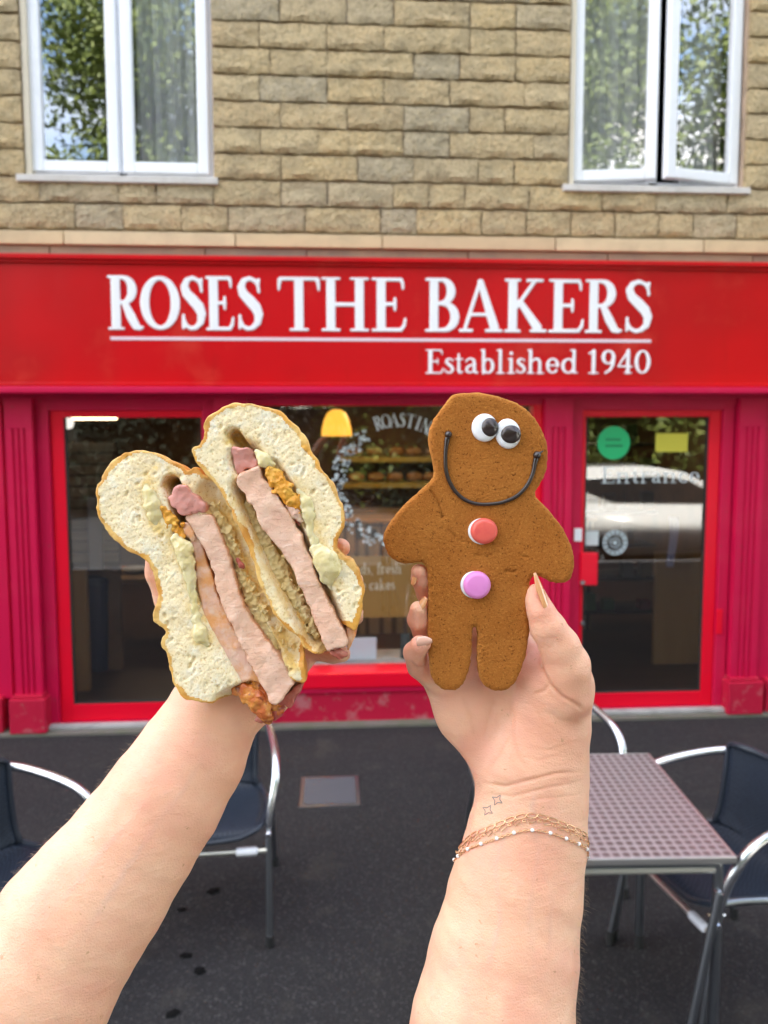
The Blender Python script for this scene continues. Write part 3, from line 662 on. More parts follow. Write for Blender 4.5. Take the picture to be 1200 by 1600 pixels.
# ring of coffee-roaster lettering on the display window
t = thing('window_lettering','large ring of frosted white letters on the display window between the foods','lettering',W(622,755,.048)); c0 = W(622,757,.048); Rr = .40
def ring_text(s, a0, a1, Rr, H, flip=False):
    n = len(s)
    for i,ch in enumerate(s):
        if ch in ' .': continue
        a = math.radians(a0+(a1-a0)*i/(n-1)); w_ = GL[ch][0]*H*.8; V,Q = glyph_mesh(ch,-w_/2,w_/2,0,H,0,.0015,H/22); me = np_mesh('letter',V,Q)
        ra = (a+PI/2) if flip else (a-PI/2)
        rr_ = Rr if not flip else Rr+H
        me.transform(Matrix.Translation((c0.x+rr_*math.cos(a),.046,c0.z+rr_*math.sin(a))) @ Matrix.Rotation(-ra,4,'Y')); add('letter',me,frost,t)
ring_text('ROASTINLOCAL',108,28,.365,.09)
m = MB(); rr = random.Random(3)
for i in range(150):
    a = math.radians(rr.uniform(122,262)); r_ = .37+rr.uniform(-.04,.06); q = rr.uniform(.005,.017)
    m.raw([(c0.x+r_*math.cos(a)+q*math.cos(k*PI/3+i)*rr.uniform(.5,1.2),.047,c0.z+r_*math.sin(a)+q*math.sin(k*PI/3+i)*rr.uniform(.5,1.2)) for k in range(6)],[tuple(range(6))])
o = m.build('floral_print',frost,t); o['kind'] = 'stuff'

# ------------------------------------------------------------------ inside the shop
lampm = mat('lit_shade',(.5,.22,.03),.5,emit=((1,.46,.05),.32),var=[('noise',3,.4,.7,(.6,.3,.05),.5)]); stripm = mat('lit_strip',(1,.9,.7),.5,emit=((1,.66,.34),2.2))
p = W(526,681,1.2); top = W(526,640,1.2)
t = thing('pendant_lamp','glowing amber dome pendant lamp inside the display window','lamp',(p.x,1.2,p.z)); hh = top.z-p.z; rr0 = .118
MB().lathe([(rr0,0),(rr0*.97,hh*.25),(rr0*.82,hh*.62),(rr0*.6,hh*.88),(rr0*.25,hh),(0.01,hh)],(0,0,0),28,cap=False).build('shade',lampm,t,local=True,smooth=True)
MB().tube([(0,0,hh),(0,0,2.25-p.z)],.004).build('cord',M['blackb'],t,local=True)
MB().lathe([(.0,.05),(.03,.06),(.035,.09),(.02,.13),(.0,.14)],(0,0,0),16).build('bulb',mat('bulb',(1,.8,.5),.4,emit=((1,.7,.35),90)),t,local=True)
a, b = W(112,652,1.6), W(180,652,1.6)
t = thing('ceiling_strip_light','lit warm strip light on the ceiling inside the left door','ceiling light',((a.x+b.x)/2,1.6,a.z))
MB().box(a.x,b.x,1.55,1.66,a.z-.02,a.z+.03,.008).build('tube_light',stripm,t); MB().box(a.x,b.x,1.53,1.68,a.z+.031,2.25).build('housing',M['upvc'],t)
p = W(106,661,.9); o = MB().lathe([(0,-.045),(.03,-.036),(.044,0),(.03,.036),(0,.045)],(p.x,.9,p.z),18,cap=False).build('globe_light',mat('pearl_globe',(.8,.8,.78),.4,emit=((1,.95,.85),.25)),smooth=True); tag(o,'small round white globe light in the top left corner of the left door','light')
for i,(lx,ly) in enumerate(((-1.6,3.0),(.6,1.6),(.6,3.9),(2.3,3.0))):  # unseen panels added under the ceiling to brighten the interior
    t = thing('ceiling_light_panel','lit square ceiling panel of the shop, '+('left room','behind the pendant lamp','above the bread shelves','right room')[i],'ceiling light',(lx,ly,2.20))
    MB().box(-.3,.3,-.3,.3,.012,.05).build('housing',M['upvc'],t,local=True); MB().box(-.28,.28,-.28,.28,0,.011).build('diffuser',mat('lit_diffuser',(1,.9,.75),.5,emit=((1,.76,.48),2.6)) if 'lit_diffuser' not in bpy.data.materials else bpy.data.materials['lit_diffuser'],t,local=True)
# tan shelf unit seen at the left of the left door
tan = mat('tan_panel',(.36,.27,.16),.7,var=[('noise',(2,2,14),.4,.65,(.20,.14,.08),.8)])
a, b = W(106,880,1.0), W(178,690,1.0)
t = thing('wall_shelving','tan slatted wall panel with shelves standing inside the left door','shelving',((a.x+b.x)/2,1.0,.03))
n = 11
for i in range(n):
    z0 = a.z+(b.z-a.z)*i/n; MB().box(a.x,b.x,1.0+.02*(i%2),1.05,z0+.004,z0+(b.z-a.z)/n-.008,.003).build('slat',tan,t)
MB().box(a.x,b.x,1.06,1.09,.03,b.z).build('back_board',M['wallin'],t)
MB().box(W(140,800,.99).x,W(160,800,.99).x,.93,.99,Z(890,.95,150),Z(775,.95,150),.01).build('grey_canister',mat('grey_plastic',(.33,.32,.30),.5),t)
a, b = W(110,1096,.6), W(133,890,.6); o = MB().box(a.x,b.x,.6,.66,.03,b.z,.004).build('wooden_post',M['wood']); tag(o,'pale brown wooden counter end inside the left door, against the frame','post')
p = W(150,965,1.1); p1 = W(150,897,1.1)
t = thing('waste_bin','slim dark blue bin standing inside the left door','bin',(p.x,1.1,.03)); bb = mat('dark_blue_plastic',(.012,.02,.05),.4)
MB().lathe([(.10,0),(.12,p1.z-.09)],(0,0,0),20).build('body',bb,t,local=True); MB().lathe([(.125,0),(.11,.04),(.04,.06)],(0,0,p1.z-.088),20).build('lid',bb,t,local=True)
a = W(215,890,1.9)
t = thing('cafe_table','dark cafe table with a white plate inside the left door','table',(a.x,1.9,.03))
MB().box(-.5,.5,-.3,.3,a.z-.09,a.z-.05,.005).build('table_top',M['wood'],t,local=True)
for sx in (-.45,.45):
    for sy in (-.25,.25): MB().box(sx-.02,sx+.02,sy-.02,sy+.02,0,a.z-.091).build('leg',M['blackb'],t,local=True)
o = MB().lathe([(.02,0),(.07,.004),(.13,.03),(.125,.034),(.06,.012)],(a.x,1.9,a.z-.018),26).build('white_plate',mat('china',(.32,.32,.33),.3),smooth=True); tag(o,'white oval plate on the dark table inside the left door','plate')
# back counter and bread shelves seen through the display window
yB = 2.6; a, b = W(548,700,yB), W(845,700,yB); yel = mat('yellow_shelf',(.34,.25,.04),.6); loaf_m = mat('loaf_crust',(.30,.14,.035),.6,bump=[('noise',30,.006)])
t = thing('bread_shelves','dark shelf unit with yellow shelves behind the display window','shelving',((a.x+b.x)/2,yB,.03))
MB().box(a.x-.3,b.x+.3,yB+.3,yB+.33,.03,2.2).build('back_panel',M['wallin'],t)
shz = [Z(722,yB),Z(762,yB),Z(812,yB)]
for i,z_ in enumerate(shz): MB().box(a.x-.1,b.x+.2,yB-.05,yB+.3,z_-.0,z_+(.05 if i < 2 else .10),.004).build('shelf',yel if i < 2 else M['wood'],t)
for i in range(7):
    for s_ in range(2):
        x_ = a.x+.05+i*.19+rr.uniform(-.02,.02)
        o = MB().lathe([(.0,-.08),(.04,-.07),(.06,-.02),(.06,.03),(.035,.075),(0,.085)],(0,0,0),14,'x').mesh('loaf',True)
        o.transform(Matrix.Diagonal((1,1,.8,1))); o = add('bread_loaf',o,loaf_m,local=True,loc=(x_,yB+.08,shz[s_]+.098)); 
        tag(o,('first','second','third','fourth','fifth','sixth','seventh')[i]+' loaf from the left on the '+('upper','lower')[s_]+' yellow shelf behind the display window','loaf','loaves on the shop shelves')
t = thing('shop_counter','long brown serving counter behind the display window','counter',((a.x+b.x)/2,1.9,.03))
zc_ = Z(812,1.9); MB().box(a.x-.6,b.x+.3,1.9,2.3,.03,zc_-.03,.005).build('front_panel',mat('pale_counter',(.30,.21,.12),.6,var=[('wave',(3,.1,.1),.6,.8,(.08,.05,.03),.9)]),t)
MB().box(a.x-.62,b.x+.32,1.87,2.33,zc_-.0295,zc_,.004).build('counter_top',M['wood'],t)
for i in range(7): MB().box(a.x+.02+i*.13,a.x+.08+i*.13,1.885,1.899,zc_-.16,zc_-.08,.002).build('price_card',M['blackb'],t)
# brown poster hung in the window
a, b = W(520,966,.16), W(700,868,.16)
t = thing('window_poster','brown poster with rows of pale serif wording hung low in the display window','poster',((a.x+b.x)/2,.16,a.z))
MB().box(a.x,b.x,.16,.168,a.z,b.z).build('panel',mat('brown_board',(.36,.19,.035),.6,var=[('noise',3,.4,.7,(.30,.15,.03),.6)]),t)
pt = mat('pale_print',(.80,.70,.52),.6); H = Z(879,.158)-Z(897,.158)
flat_word('ds, fresh', W(563,890,.158).x, Z(897,.158), H, .156, pt, t, sx=.86)
flat_word('e cakes', W(563,915,.158).x, Z(922,.158), H, .156, pt, t, sx=.86)
# cards on the window ledge
MB().box(xa,xb,.12,.42,zs-.02,zs+.004).build('window_ledge',M['step'],dw)
for (u0,u1,v0,v1,c,lb) in ((520,588,1043,996,(.62,.70,.76),'large pale card leaning in the display window beside the sandwich'),(478,494,1042,1010,(.5,.6,.7),'narrow pale blue card low in the display window under the sandwich'),
                           (589,622,1044,1028,(.5,.5,.48),'low pale card between the white card and the finger tips'),(626,640,1042,990,(.03,.06,.06),'thin dark teal upright card in the display window beside the lowest finger')):
    a, b = W(u0,v0,.2), W(u1,v1,.2); m = MB().box(a.x,b.x,.2,.206,zs+.006,b.z).mesh('card')
    t = add('window_card',m,mat('card_paper',c,.6)); tag(t,lb,'card','cards on the window ledge')
# wooden panel and hanging cloth inside the right door
a, b = W(1020,1076,.9), W(1094,862,.9)
o = MB().box(a.x,b.x+.3,.9,.95,.03,b.z,.004).build('wooden_cabinet',M['wood']); tag(o,'plain brown wooden cabinet side standing inside the right door','cabinet')
p = W(1052,840,.7); m = MB(); 
v = []; 
for k in range(9):
    for i in range(9):
        v.append((p.x-.035+.07*i/8*(1-.03*k)+.01*math.sin(k*.6), .7+.008*math.sin(i*1.6), W(1052,808,.7).z-(k/8)*(W(1052,808,.7).z-W(1052,886,.7).z)))
m.raw(v,[(k*9+i,k*9+i+1,(k+1)*9+i+1,(k+1)*9+i) for k in range(8) for i in range(8)])
me = m.mesh('cloth',True); o = add('hanging_cloth',me,mat('lilac_cloth',(.28,.26,.34),.9)); tag(o,'pale lilac cloth hanging inside the right door','cloth')
md = o.modifiers.new('thick','SOLIDIFY'); md.thickness = .003
a, b = W(975,1085,1.6), W(1010,700,1.6); t = thing('dark_shelf_rack','black rack of packets deep inside the right door','rack',((a.x+b.x)/2+.05,1.9,.03))
for i in range(6):
    z_ = .2+i*.3; MB().box(a.x-.5,b.x+.2,1.8,2.2,z_,z_+.02).build('shelf',M['blackb'],t)
    for k in range(5):
        if (i+k)%3: MB().box(a.x-.45+k*.17,a.x-.35+k*.17,1.85,1.95,z_+.021,z_+.02+rr.uniform(.08,.2),.004).build('packet',mat('packet',rr.choice([(.2,.02,.05),(.03,.06,.15),(.05,.12,.05),(.12,.12,.13),(.15,.09,.03)]),.5),t)
# ------------------------------------------------------------------ table
TZ = .72
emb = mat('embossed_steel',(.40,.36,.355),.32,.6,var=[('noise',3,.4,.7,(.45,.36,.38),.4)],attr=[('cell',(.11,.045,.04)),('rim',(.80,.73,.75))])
t = thing('bistro_table','square steel cafe table with embossed chequered top at the lower right','table',(.80,-2.465,0),-.04)
n = 23; k = 7; N_ = n*k; s_ = .66; v = []; cell = []; 
gx = np.arange(N_+1)/N_*s_-s_/2; GX, GY = np.meshgrid(gx, gx, indexing='ij'); fx = (np.arange(N_+1)%k)/k; FX, FY = np.meshgrid(fx,fx,indexing='ij')
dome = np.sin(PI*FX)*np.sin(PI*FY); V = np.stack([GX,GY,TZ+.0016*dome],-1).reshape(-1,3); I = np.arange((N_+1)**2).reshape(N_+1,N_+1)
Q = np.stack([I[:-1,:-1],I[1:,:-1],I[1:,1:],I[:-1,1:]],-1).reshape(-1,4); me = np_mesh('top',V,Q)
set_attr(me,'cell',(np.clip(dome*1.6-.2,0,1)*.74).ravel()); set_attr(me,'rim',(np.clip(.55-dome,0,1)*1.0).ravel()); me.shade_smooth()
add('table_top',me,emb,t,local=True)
rim = MB(); e = s_/2
for a in (0,1,2,3):
    q = MB().box(-e-.006,e+.006,-e-.007,-e+.001,TZ-.019,TZ+.001,.003); R_ = Matrix.Rotation(a*PI/2,3,'Z'); rim.raw([tuple(R_@Vector(p)) for p in q.v],q.f)
rim.build('rim',mat('bright_steel_rim',(.70,.68,.66),.3,.9),t,local=True); MB().box(-e+.002,e-.002,-e+.002,e-.002,TZ-.017,TZ-.004).build('underside',M['blackb'],t,local=True)
for sy in (-1,1):
    y = sy*.295; MB().tube([(-.302,y,.02),(-.304,y,.62),(-.292,y,.672),(-.25,y,.682),(.25,y,.682),(.292,y,.672),(.304,y,.62),(.302,y,.02)],.0145,12,smooth=4).build('leg_frame',M['alu'] if 0 else M['steel'],t,local=True,smooth=True)
    for sx in (-1,1):
        MB().tube([(sx*.300,y+sy*.018,.60),(sx*.20,y+sy*.02,.02)],.0125,12).build('leg',M['steel'],t,local=True,smooth=True)
        for fx_,fy_ in ((sx*.302,y),(sx*.20,y+sy*.02)): MB().lathe([(.0,-.02),(.016,-.02),(.016,.03),(0,.03)],(fx_,fy_,.02),14).build('foot',M['rubber'],t,local=True)
        for z_ in (.60,.50): MB().lathe([(0,-.02),(.007,-.02),(.009,-.015),(.009,.0)],(sx*.299,y-.004,z_),10,'y').build('bolt',M['alu'],t,local=True)
    MB().tube([(-.29,y,.665),(.29,y,.665)],.0145,10).build('apron_tube',mat('pale_apron',(.62,.62,.56),.35,.7),t,local=True)
# ------------------------------------------------------------------ chairs
CG = 'aluminium bistro chairs with navy woven seats'
def make_chair(loc, rz, lb):
    t = thing('bistro_chair',lb,'chair',loc,rz,CG)
    for s in (-1,1):
        MB().tube([(s*.255,-.250,.02),(s*.255,-.228,.20),(s*.255,-.210,.34),(s*.256,-.200,.43)],.0125,12,smooth=3).build('leg',M['steel'],t,local=True,smooth=True)
        MB().tube([(s*.256,-.200,.43),(s*.264,-.190,.50),(s*.280,-.155,.59),(s*.278,-.09,.645),(s*.262,.02,.675),(s*.236,.13,.695),(s*.205,.205,.705)],[.0135,.016,.016,.016,.016,.016,.015],12,smooth=5).build('armrest',M['alu'],t,local=True,smooth=True)
        MB().tube([(s*.255,.27,.02),(s*.250,.20,.25),(s*.246,.10,.40),(s*.252,-.08,.445),(s*.257,-.195,.455)],.0118,12,smooth=4).build('leg',M['steel'],t,local=True,smooth=True)
        for fx_,fy_ in ((s*.255,-.250),(s*.255,.27)): MB().lathe([(.0,-.02),(.016,-.02),(.016,.02),(0,.02)],(fx_,fy_,.02),12).build('foot',M['rubber'],t,local=True)
        MB().lathe([(0,-.036),(.008,-.036),(.011,-.03),(.011,0),(.006,.02)],(s*.255,-.200,.415),12,'y').build('bolt',M['alu'],t,local=True)
        MB().lathe([(.0,0),(.014,.0),(.016,.01),(.016,.07),(.010,.08)],(s*.255-(.12 if s > 0 else -.04),-.210,.345),12,'x').build('sleeve',M['upvc'],t,local=True)
    MB().tube([(-.255,-.210,.345),(.255,-.210,.345)],.0095,10).build('front_rail',mat('rail_alu',(.72,.70,.62),.3,.8) if 'rail_alu' not in bpy.data.materials else bpy.data.materials['rail_alu'],t,local=True,smooth=True)
    MB().tube([(-.25,.19,.28),(.25,.19,.28)],.009,10).build('rear_rail',M['steel'],t,local=True,smooth=True)
    prof = [(-.225,.395,.15),(-.215,.415,.205),(-.18,.425,.232),(-.10,.425,.242),(.0,.418,.238),(.08,.418,.222),(.135,.435,.198),(.165,.48,.188),(.182,.56,.188),(.196,.65,.192),(.205,.715,.196),(.207,.74,.18),(.206,.752,.14)]
    pp,_ = crom3([Vector(p) for p in prof],[0]*len(prof),4); nx = 12; v = []
    for p in pp:
        for i in range(nx+1):
            x = (i/nx*2-1); v.append((x*p.z,p.x+(.02*(x*x) if p.y < .45 else -.035*x*x)*(1 if p.y > .45 else 0),p.y+(.012*x*x if p.y < .45 else 0)))
    m = MB(); m.raw(v,[(r*(nx+1)+i,r*(nx+1)+i+1,(r+1)*(nx+1)+i+1,(r+1)*(nx+1)+i) for r in range(len(pp)-1) for i in range(nx)])
    o = m.build('woven_seat',M['weave'],t,local=True,smooth=True); md = o.modifiers.new('thick','SOLIDIFY'); md.thickness = .006; md.offset = 0
    edge = [v[r*(nx+1)] for r in range(len(pp))]+[v[(len(pp)-1)*(nx+1)+i] for i in range(1,nx)]+[v[r*(nx+1)+nx] for r in range(len(pp)-1,-1,-1)]+[v[i] for i in range(nx-1,0,-1)]
    MB().tube(edge,.0105,8,closed=True).build('edge_tube',M['piping'],t,local=True,smooth=True)
    return t
c0 = make_chair((-.515,-1.845,0),.04,'aluminium chair with navy woven seat facing us between the left forearm and the grey cover')
for loc, rz, lb in (((1.33,-2.34,0),-math.radians(80),'navy woven chair pushed in at the right side of the steel table'),((.885,-1.68,0),.15,'chair behind the steel table, only its curved aluminium armrest showing beside the wrist'),
                    ((-1.12,-2.33,0),math.radians(60),'chair cut off by the left edge of the picture, facing right beyond the forearm')):
    c = copy_tree(c0); c.location = loc; c.rotation_euler = (0,0,rz); c['label'] = lb; c['group'] = CG

# ------------------------------------------------------------------ street behind the camera, seen in the glass
white = mat('white_car_paint',(.80,.80,.76),.2,coat=.8); cg = mat('car_glass',(.02,.022,.025),.05,coat=.5)
t = thing('parked_car','white hatchback parked at the kerb, mirrored in the right door glass','car',(4.9,-6.6,-.31)); 
prof = [(-2.05,.38),(-2.12,.62),(-2.08,.95),(-1.9,1.05),(1.0,1.0),(1.85,.86),(2.08,.66),(2.1,.38),(1.75,.30),(-1.75,.30)]
def extr(poly,y0,y1,tp,b=.05):
    m = MB().prism(poly,y0,y1); me = m.mesh('x'); 
    for v in me.vertices:
        if tp: v.co.y *= 1-tp*max(0,(v.co.z-.95))
    bm = bmesh.new(); bm.from_mesh(me); bmesh.ops.bevel(bm,geom=bm.edges[:],offset=b,segments=3,affect='EDGES'); bm.to_mesh(me); bm.free(); me.shade_smooth(); return me
add('body',extr(prof,-.87,.87,0,.06),white,t,local=True)
cab = [(-1.98,.98),(-1.72,1.42),(-1.3,1.52),(-.2,1.54),(.25,1.46),(1.05,.98)]
add('cabin',extr(cab,-.80,.80,.28,.05),white,t,local=True)
for s in (-1,1):
    m = MB().prism([(-1.55,1.30),(-1.35,1.38),(-.2,1.42),(.2,1.36),(.78,1.04),(-.9,1.05)],s*.745,s*.80); me = m.mesh('w'); 
    for v_ in me.vertices: v_.co.y = s*(.815-.28*(v_.co.z-.95)*.8)-(s*.03 if abs(v_.co.y) < .77 else 0)
    add('side_window',me,cg,t,local=True)
    for x in (-1.3,1.32):
        w_ = MB().lathe([(.10,-.10),(.30,-.11),(.325,-.06),(.325,.06),(.30,.11),(.10,.10)],(x,s*.80,.325),28,'y').build('wheel',M['rubber'],t,local=True,smooth=True)
        MB().lathe([(.0,-.09),(.05,-.112),(.2,-.10),(.21,-.112),(.21,.112),(.2,.10),(.05,.112),(0,.09)],(x,s*.80,.325),22,'y').build('rim',M['alu'],w_,local=True)
    MB().box(-2.13,-1.95,s*.62-.14,s*.62+.14,.78,.95,.03).build('tail_light',mat('tail_red',(.5,.01,.01),.2),t,local=True); MB().box(1.85,2.08,s*.6-.15,s*.6+.15,.66,.8,.03).build('headlight',M['alu'],t,local=True)
MB().prism([(.24,1.46),(.27,1.47),(1.03,1.0),(.98,.99)],-.66,.66).build('windscreen',cg,t,local=True)
def leaf_mesh(name, blobs, n, size, seed):
    r = np.random.RandomState(seed); B_ = np.array(blobs); wts = B_[:,3]**2; wts /= wts.sum(); bi = r.choice(len(B_),n,p=wts)
    d = r.normal(size=(n,3)); d /= np.linalg.norm(d,axis=1)[:,None]; c = B_[bi,:3]+d*B_[bi,3:4]*(r.rand(n,1)**.35)*(.75+.35*r.rand(n,1))
    a = r.normal(size=(n,3)); a /= np.linalg.norm(a,axis=1)[:,None]; b = np.cross(a,r.normal(size=(n,3))); b /= np.linalg.norm(b,axis=1)[:,None]; s = size*(.6+.8*r.rand(n,1))
    V = np.stack([c-a*s,c+b*s*.5,c+a*s,c-b*s*.5],1).reshape(-1,3); return np_mesh(name,V,np.arange(4*n).reshape(n,4))
leafm = mat('leaves',(.10,.14,.022),.6,var=[('noise',1.1,.4,.65,(.17,.20,.03),.8),('noise',6,.5,.7,(.035,.06,.012),.7)])
leafd = mat('dark_leaves',(.03,.05,.018),.7,var=[('noise',1.3,.45,.7,(.07,.09,.03),.7)])
bark = mat('bark',(.11,.08,.055),.9,bump=[('noise',20,.02)])
rt_ = random.Random(11)
def tree(x,y,h,wd,m,lb,seed,n=62000,sz=.085):
    t = thing('tree',lb,'tree',(x,y,-.45),0,'trees across the street mirrored in the glass'); r = random.Random(seed)
    b = MB().tube([(0,0,0),(.1,.05,h*.3),(-.05,.1,h*.6),(.05,0,h*.9)],[.28,.22,.14,.04],10,smooth=3); blobs = []
    for i in range(26):
        a = r.uniform(0,2*PI); z_ = h*r.uniform(.12,.92); q = wd*(1-abs(z_/h-.5)*1.3)*r.uniform(.3,1); p = (q*math.cos(a),q*math.sin(a),z_); blobs.append((*p,wd*r.uniform(.34,.55)))
        if i%2 == 0: b.tube([(0,0,z_*.75),(p[0]*.5,p[1]*.5,z_*.9),p],[.09,.06,.02],6,smooth=2)
    blobs += [(0,0,h*.95,wd*.3),(0,0,h*.6,wd*.6)]
    b.build('trunk',bark,t,local=True,smooth=True); add('crown',leaf_mesh('crown',blobs,n,sz,seed),m,t,local=True)
tree(-9.6,-17,8.7,3.3,leafd,'dark loose-crowned tree mirrored in the left pane of the left upper window',1)
tree(-4.6,-15.5,13.6,3.4,leafm,'tall bright green tree mirrored in the right pane of the left upper window',2)
tree(1.8,-17,14.0,4.2,leafm,'round green tree across the street mirrored in the display window',3)
tree(8.6,-12.5,14.0,5.2,leafm,'green tree mirrored in the net-curtained pane of the right upper window',4)  # reflected tree, set nearer and larger to block light from the right
tree(14,-18,11.5,3.8,leafd,'lower dark tree at the far right of the street, mirrored in the right casement',5,24000,.14)
tree(20,-11,16.5,5.5,leafm,'broad green tree down the street to the right, mirrored in the open casement',6,40000,.13)
tree(29,-15,13.5,4.5,leafd,'dark tree farthest down the street to the right',7,18000,.17)
blobs = [(rt_.uniform(5.2,20),rt_.uniform(-13.5,-12.2),rt_.uniform(-.1,3.3),rt_.uniform(.5,1.1)) for _ in range(75)]
me = leaf_mesh('hedge',blobs,52000,.06,9); o = add('hedge',me,leafm); tag(o,'overgrown yellow-green hedge across the road, mirrored in the right door','hedge',kind='stuff')
blobs = [(rt_.uniform(-16,4.6),rt_.uniform(-13.5,-12.4),rt_.uniform(-.1,3.3),rt_.uniform(.6,1.1)) for _ in range(75)]
yew = mat('yew_leaves',(.012,.020,.008),.8)  # near-black hedge added so the left door and display window reflect something dark
me = leaf_mesh('hedge',blobs,36000,.08,10); o = add('hedge',me,yew); tag(o,'dark clipped yew hedge across the road, mirrored in the left door and display window','hedge',kind='stuff')
o = MB().box(-30,30,-15,-14.7,-.4,2.2).build('garden_wall',mat('dark_wall',(.05,.045,.04),.9)); tag(o,'plain dark wall behind the hedges across the road','wall')
# ------------------------------------------------------------------ near things: biscuit, sandwich, arms (camera millimetres)
def finish(name, V, Q, m, parent, attrs=None, relax_it=0):
    me = np_mesh(name, to_world(V), Q)
    for k_, a_ in (attrs or {}).items(): set_attr(me, k_, a_)
    me.shade_smooth(); return add(name, me, m, parent)
def uv_of(V): return 600+V[:,0]/(-V[:,2])*F, V0-V[:,1]/(-V[:,2])*F

# ---------------- gingerbread biscuit
DC = 450.0; qx = lambda a: 580+a/3.076; qy = lambda a: 600+a/3.076
def cpt(a, b, d=DC): p = cmm(qx(a), qy(b), d); return (p[0], p[1])
OUT = [(400,48),(450,40),(510,39),(570,46),(620,60),(680,82),(730,106),(770,140),(800,177),(825,225),(845,280),(852,330),(849,390),(835,448),(810,490),(792,518),(797,545),(830,577),(870,622),(910,670),(940,720),(965,775),(978,830),(980,880),(966,930),(935,955),(895,958),(850,945),(812,925),(782,925),(765,960),(762,1030),(762,1100),(763,1180),(755,1260),(738,1340),(716,1400),(690,1448),(650,1476),(600,1480),(555,1462),(527,1420),(514,1360),(511,1280),(514,1210),(508,1180),(500,1171),(491,1185),(488,1250),(481,1330),(466,1400),(441,1450),(410,1475),(360,1477),(320,1456),(292,1415),(281,1350),(276,1250),(273,1100),(276,1000),(273,910),(262,872),(240,857),(200,863),(150,863),(103,842),(72,800),(58,748),(70,700),(110,640),(160,582),(210,536),(260,490),(298,452),(305,418),(295,370),(281,310),(276,250),(290,190),(320,140),(355,95),(378,66)]
Pc = smooth_poly([cpt(*p) for p in OUT],2)
h = .62; lo = np.array([Pc[:,0].min()-3,Pc[:,1].min()-3,-DC-11.5]); hi = np.array([Pc[:,0].max()+3,Pc[:,1].max()+3,-DC+3])
vc = Vol(lo,hi,h); X2, Y2 = np.meshgrid(vc.ax[0],vc.ax[1],indexing='ij'); d2 = poly_sdf(X2,Y2,Pc).astype(np.float32)
n2 = noise3(X2.shape,2.6,3,2)*.28+noise3(X2.shape,14,4)*.35; d2 = d2+n2*.55
crk = np.zeros_like(d2); 
for line, wd, am in (([(285,512),(312,556),(336,600),(342,640)],.65,.8),([(368,700),(395,722),(408,748),(440,758),(470,762)],.6,.6),([(495,820),(540,826),(575,823)],.5,.6),([(650,900),(672,905),(694,902)],.6,.8),([(720,825),(755,835)],.5,.6),([(520,560),(525,590)],.4,.4),([(600,95),(606,130)],.4,.5)):
    P_ = np.array([cpt(*p) for p in line]); dd,_ = seg_dist(X2,Y2,P_); dd = dd+noise3(X2.shape,3,8)*.6; crk += am*np.exp(-(dd/wd)**2)
zm = -DC-4.6; HZ = 4.6; rr_ = 3.0; Zg = vc.ax[2][None,None,:]
top = HZ+noise3(X2.shape,40,5)*.5+noise3(X2.shape,1.7,6,1)*.05-crk*1.3
top = top[:,:,None]; e1 = d2[:,:,None]+rr_; e2 = np.where(Zg > zm, (Zg-zm)-top, (zm-Zg)-HZ)+rr_
# rough layered rim
rim_n = noise3(vc.n,3.0,12,2)*.35
vc.F = (np.minimum(np.maximum(e1,e2),0)+np.sqrt(np.maximum(e1,0)**2+np.maximum(e2,0)**2)-rr_+np.where(np.abs(d2[:,:,None]) < 3, rim_n, 0)*.8).astype(np.float32)
V, Q = vc.nets()
pc = cmm(qx(515),qy(1480),DC); t = thing('gingerbread_biscuit','brown gingerbread figure biscuit with a piped smile held up in the right hand','biscuit',tuple(C(qx(515),qy(1480),DC)))
ginger = mat('gingerbread',(.42,.150,.030),.85,var=[('noise',14,.38,.66,(.35,.11,.018),.75),('noise',45,.5,.7,(.50,.19,.04),.6),('noise',1100,.53,.66,(.60,.26,.055),.6),('noise',700,.585,.65,(.10,.026,.005),.7)],
             bump=[('noise',1300,.0005),('noise',620,-.0010),('noise',260,.0006)],attr=[('edge',(.58,.27,.07)),('crack',(.08,.025,.006))],spec=.08)
ix = np.clip(((V[:,0]-vc.lo[0])/h).round().astype(int),0,vc.n[0]-1); iy = np.clip(((V[:,1]-vc.lo[1])/h).round().astype(int),0,vc.n[1]-1)
front = V[:,2] > zm
finish('biscuit',V,Q,ginger,t,{'edge':np.where((d2[ix,iy] > -1.6),np.clip((d2[ix,iy]+1.6)/1.8,0,1)*.8,0),'crack':np.clip(crk[ix,iy]*1.5-.75,0,.8)*front})
icing_w = mat('white_icing',(.86,.87,.90),.3,sss=(.3,(1,.9,.8),.002)); choc = mat('dark_chocolate_icing',(.026,.014,.012),.28,coat=.2,spec=.6)
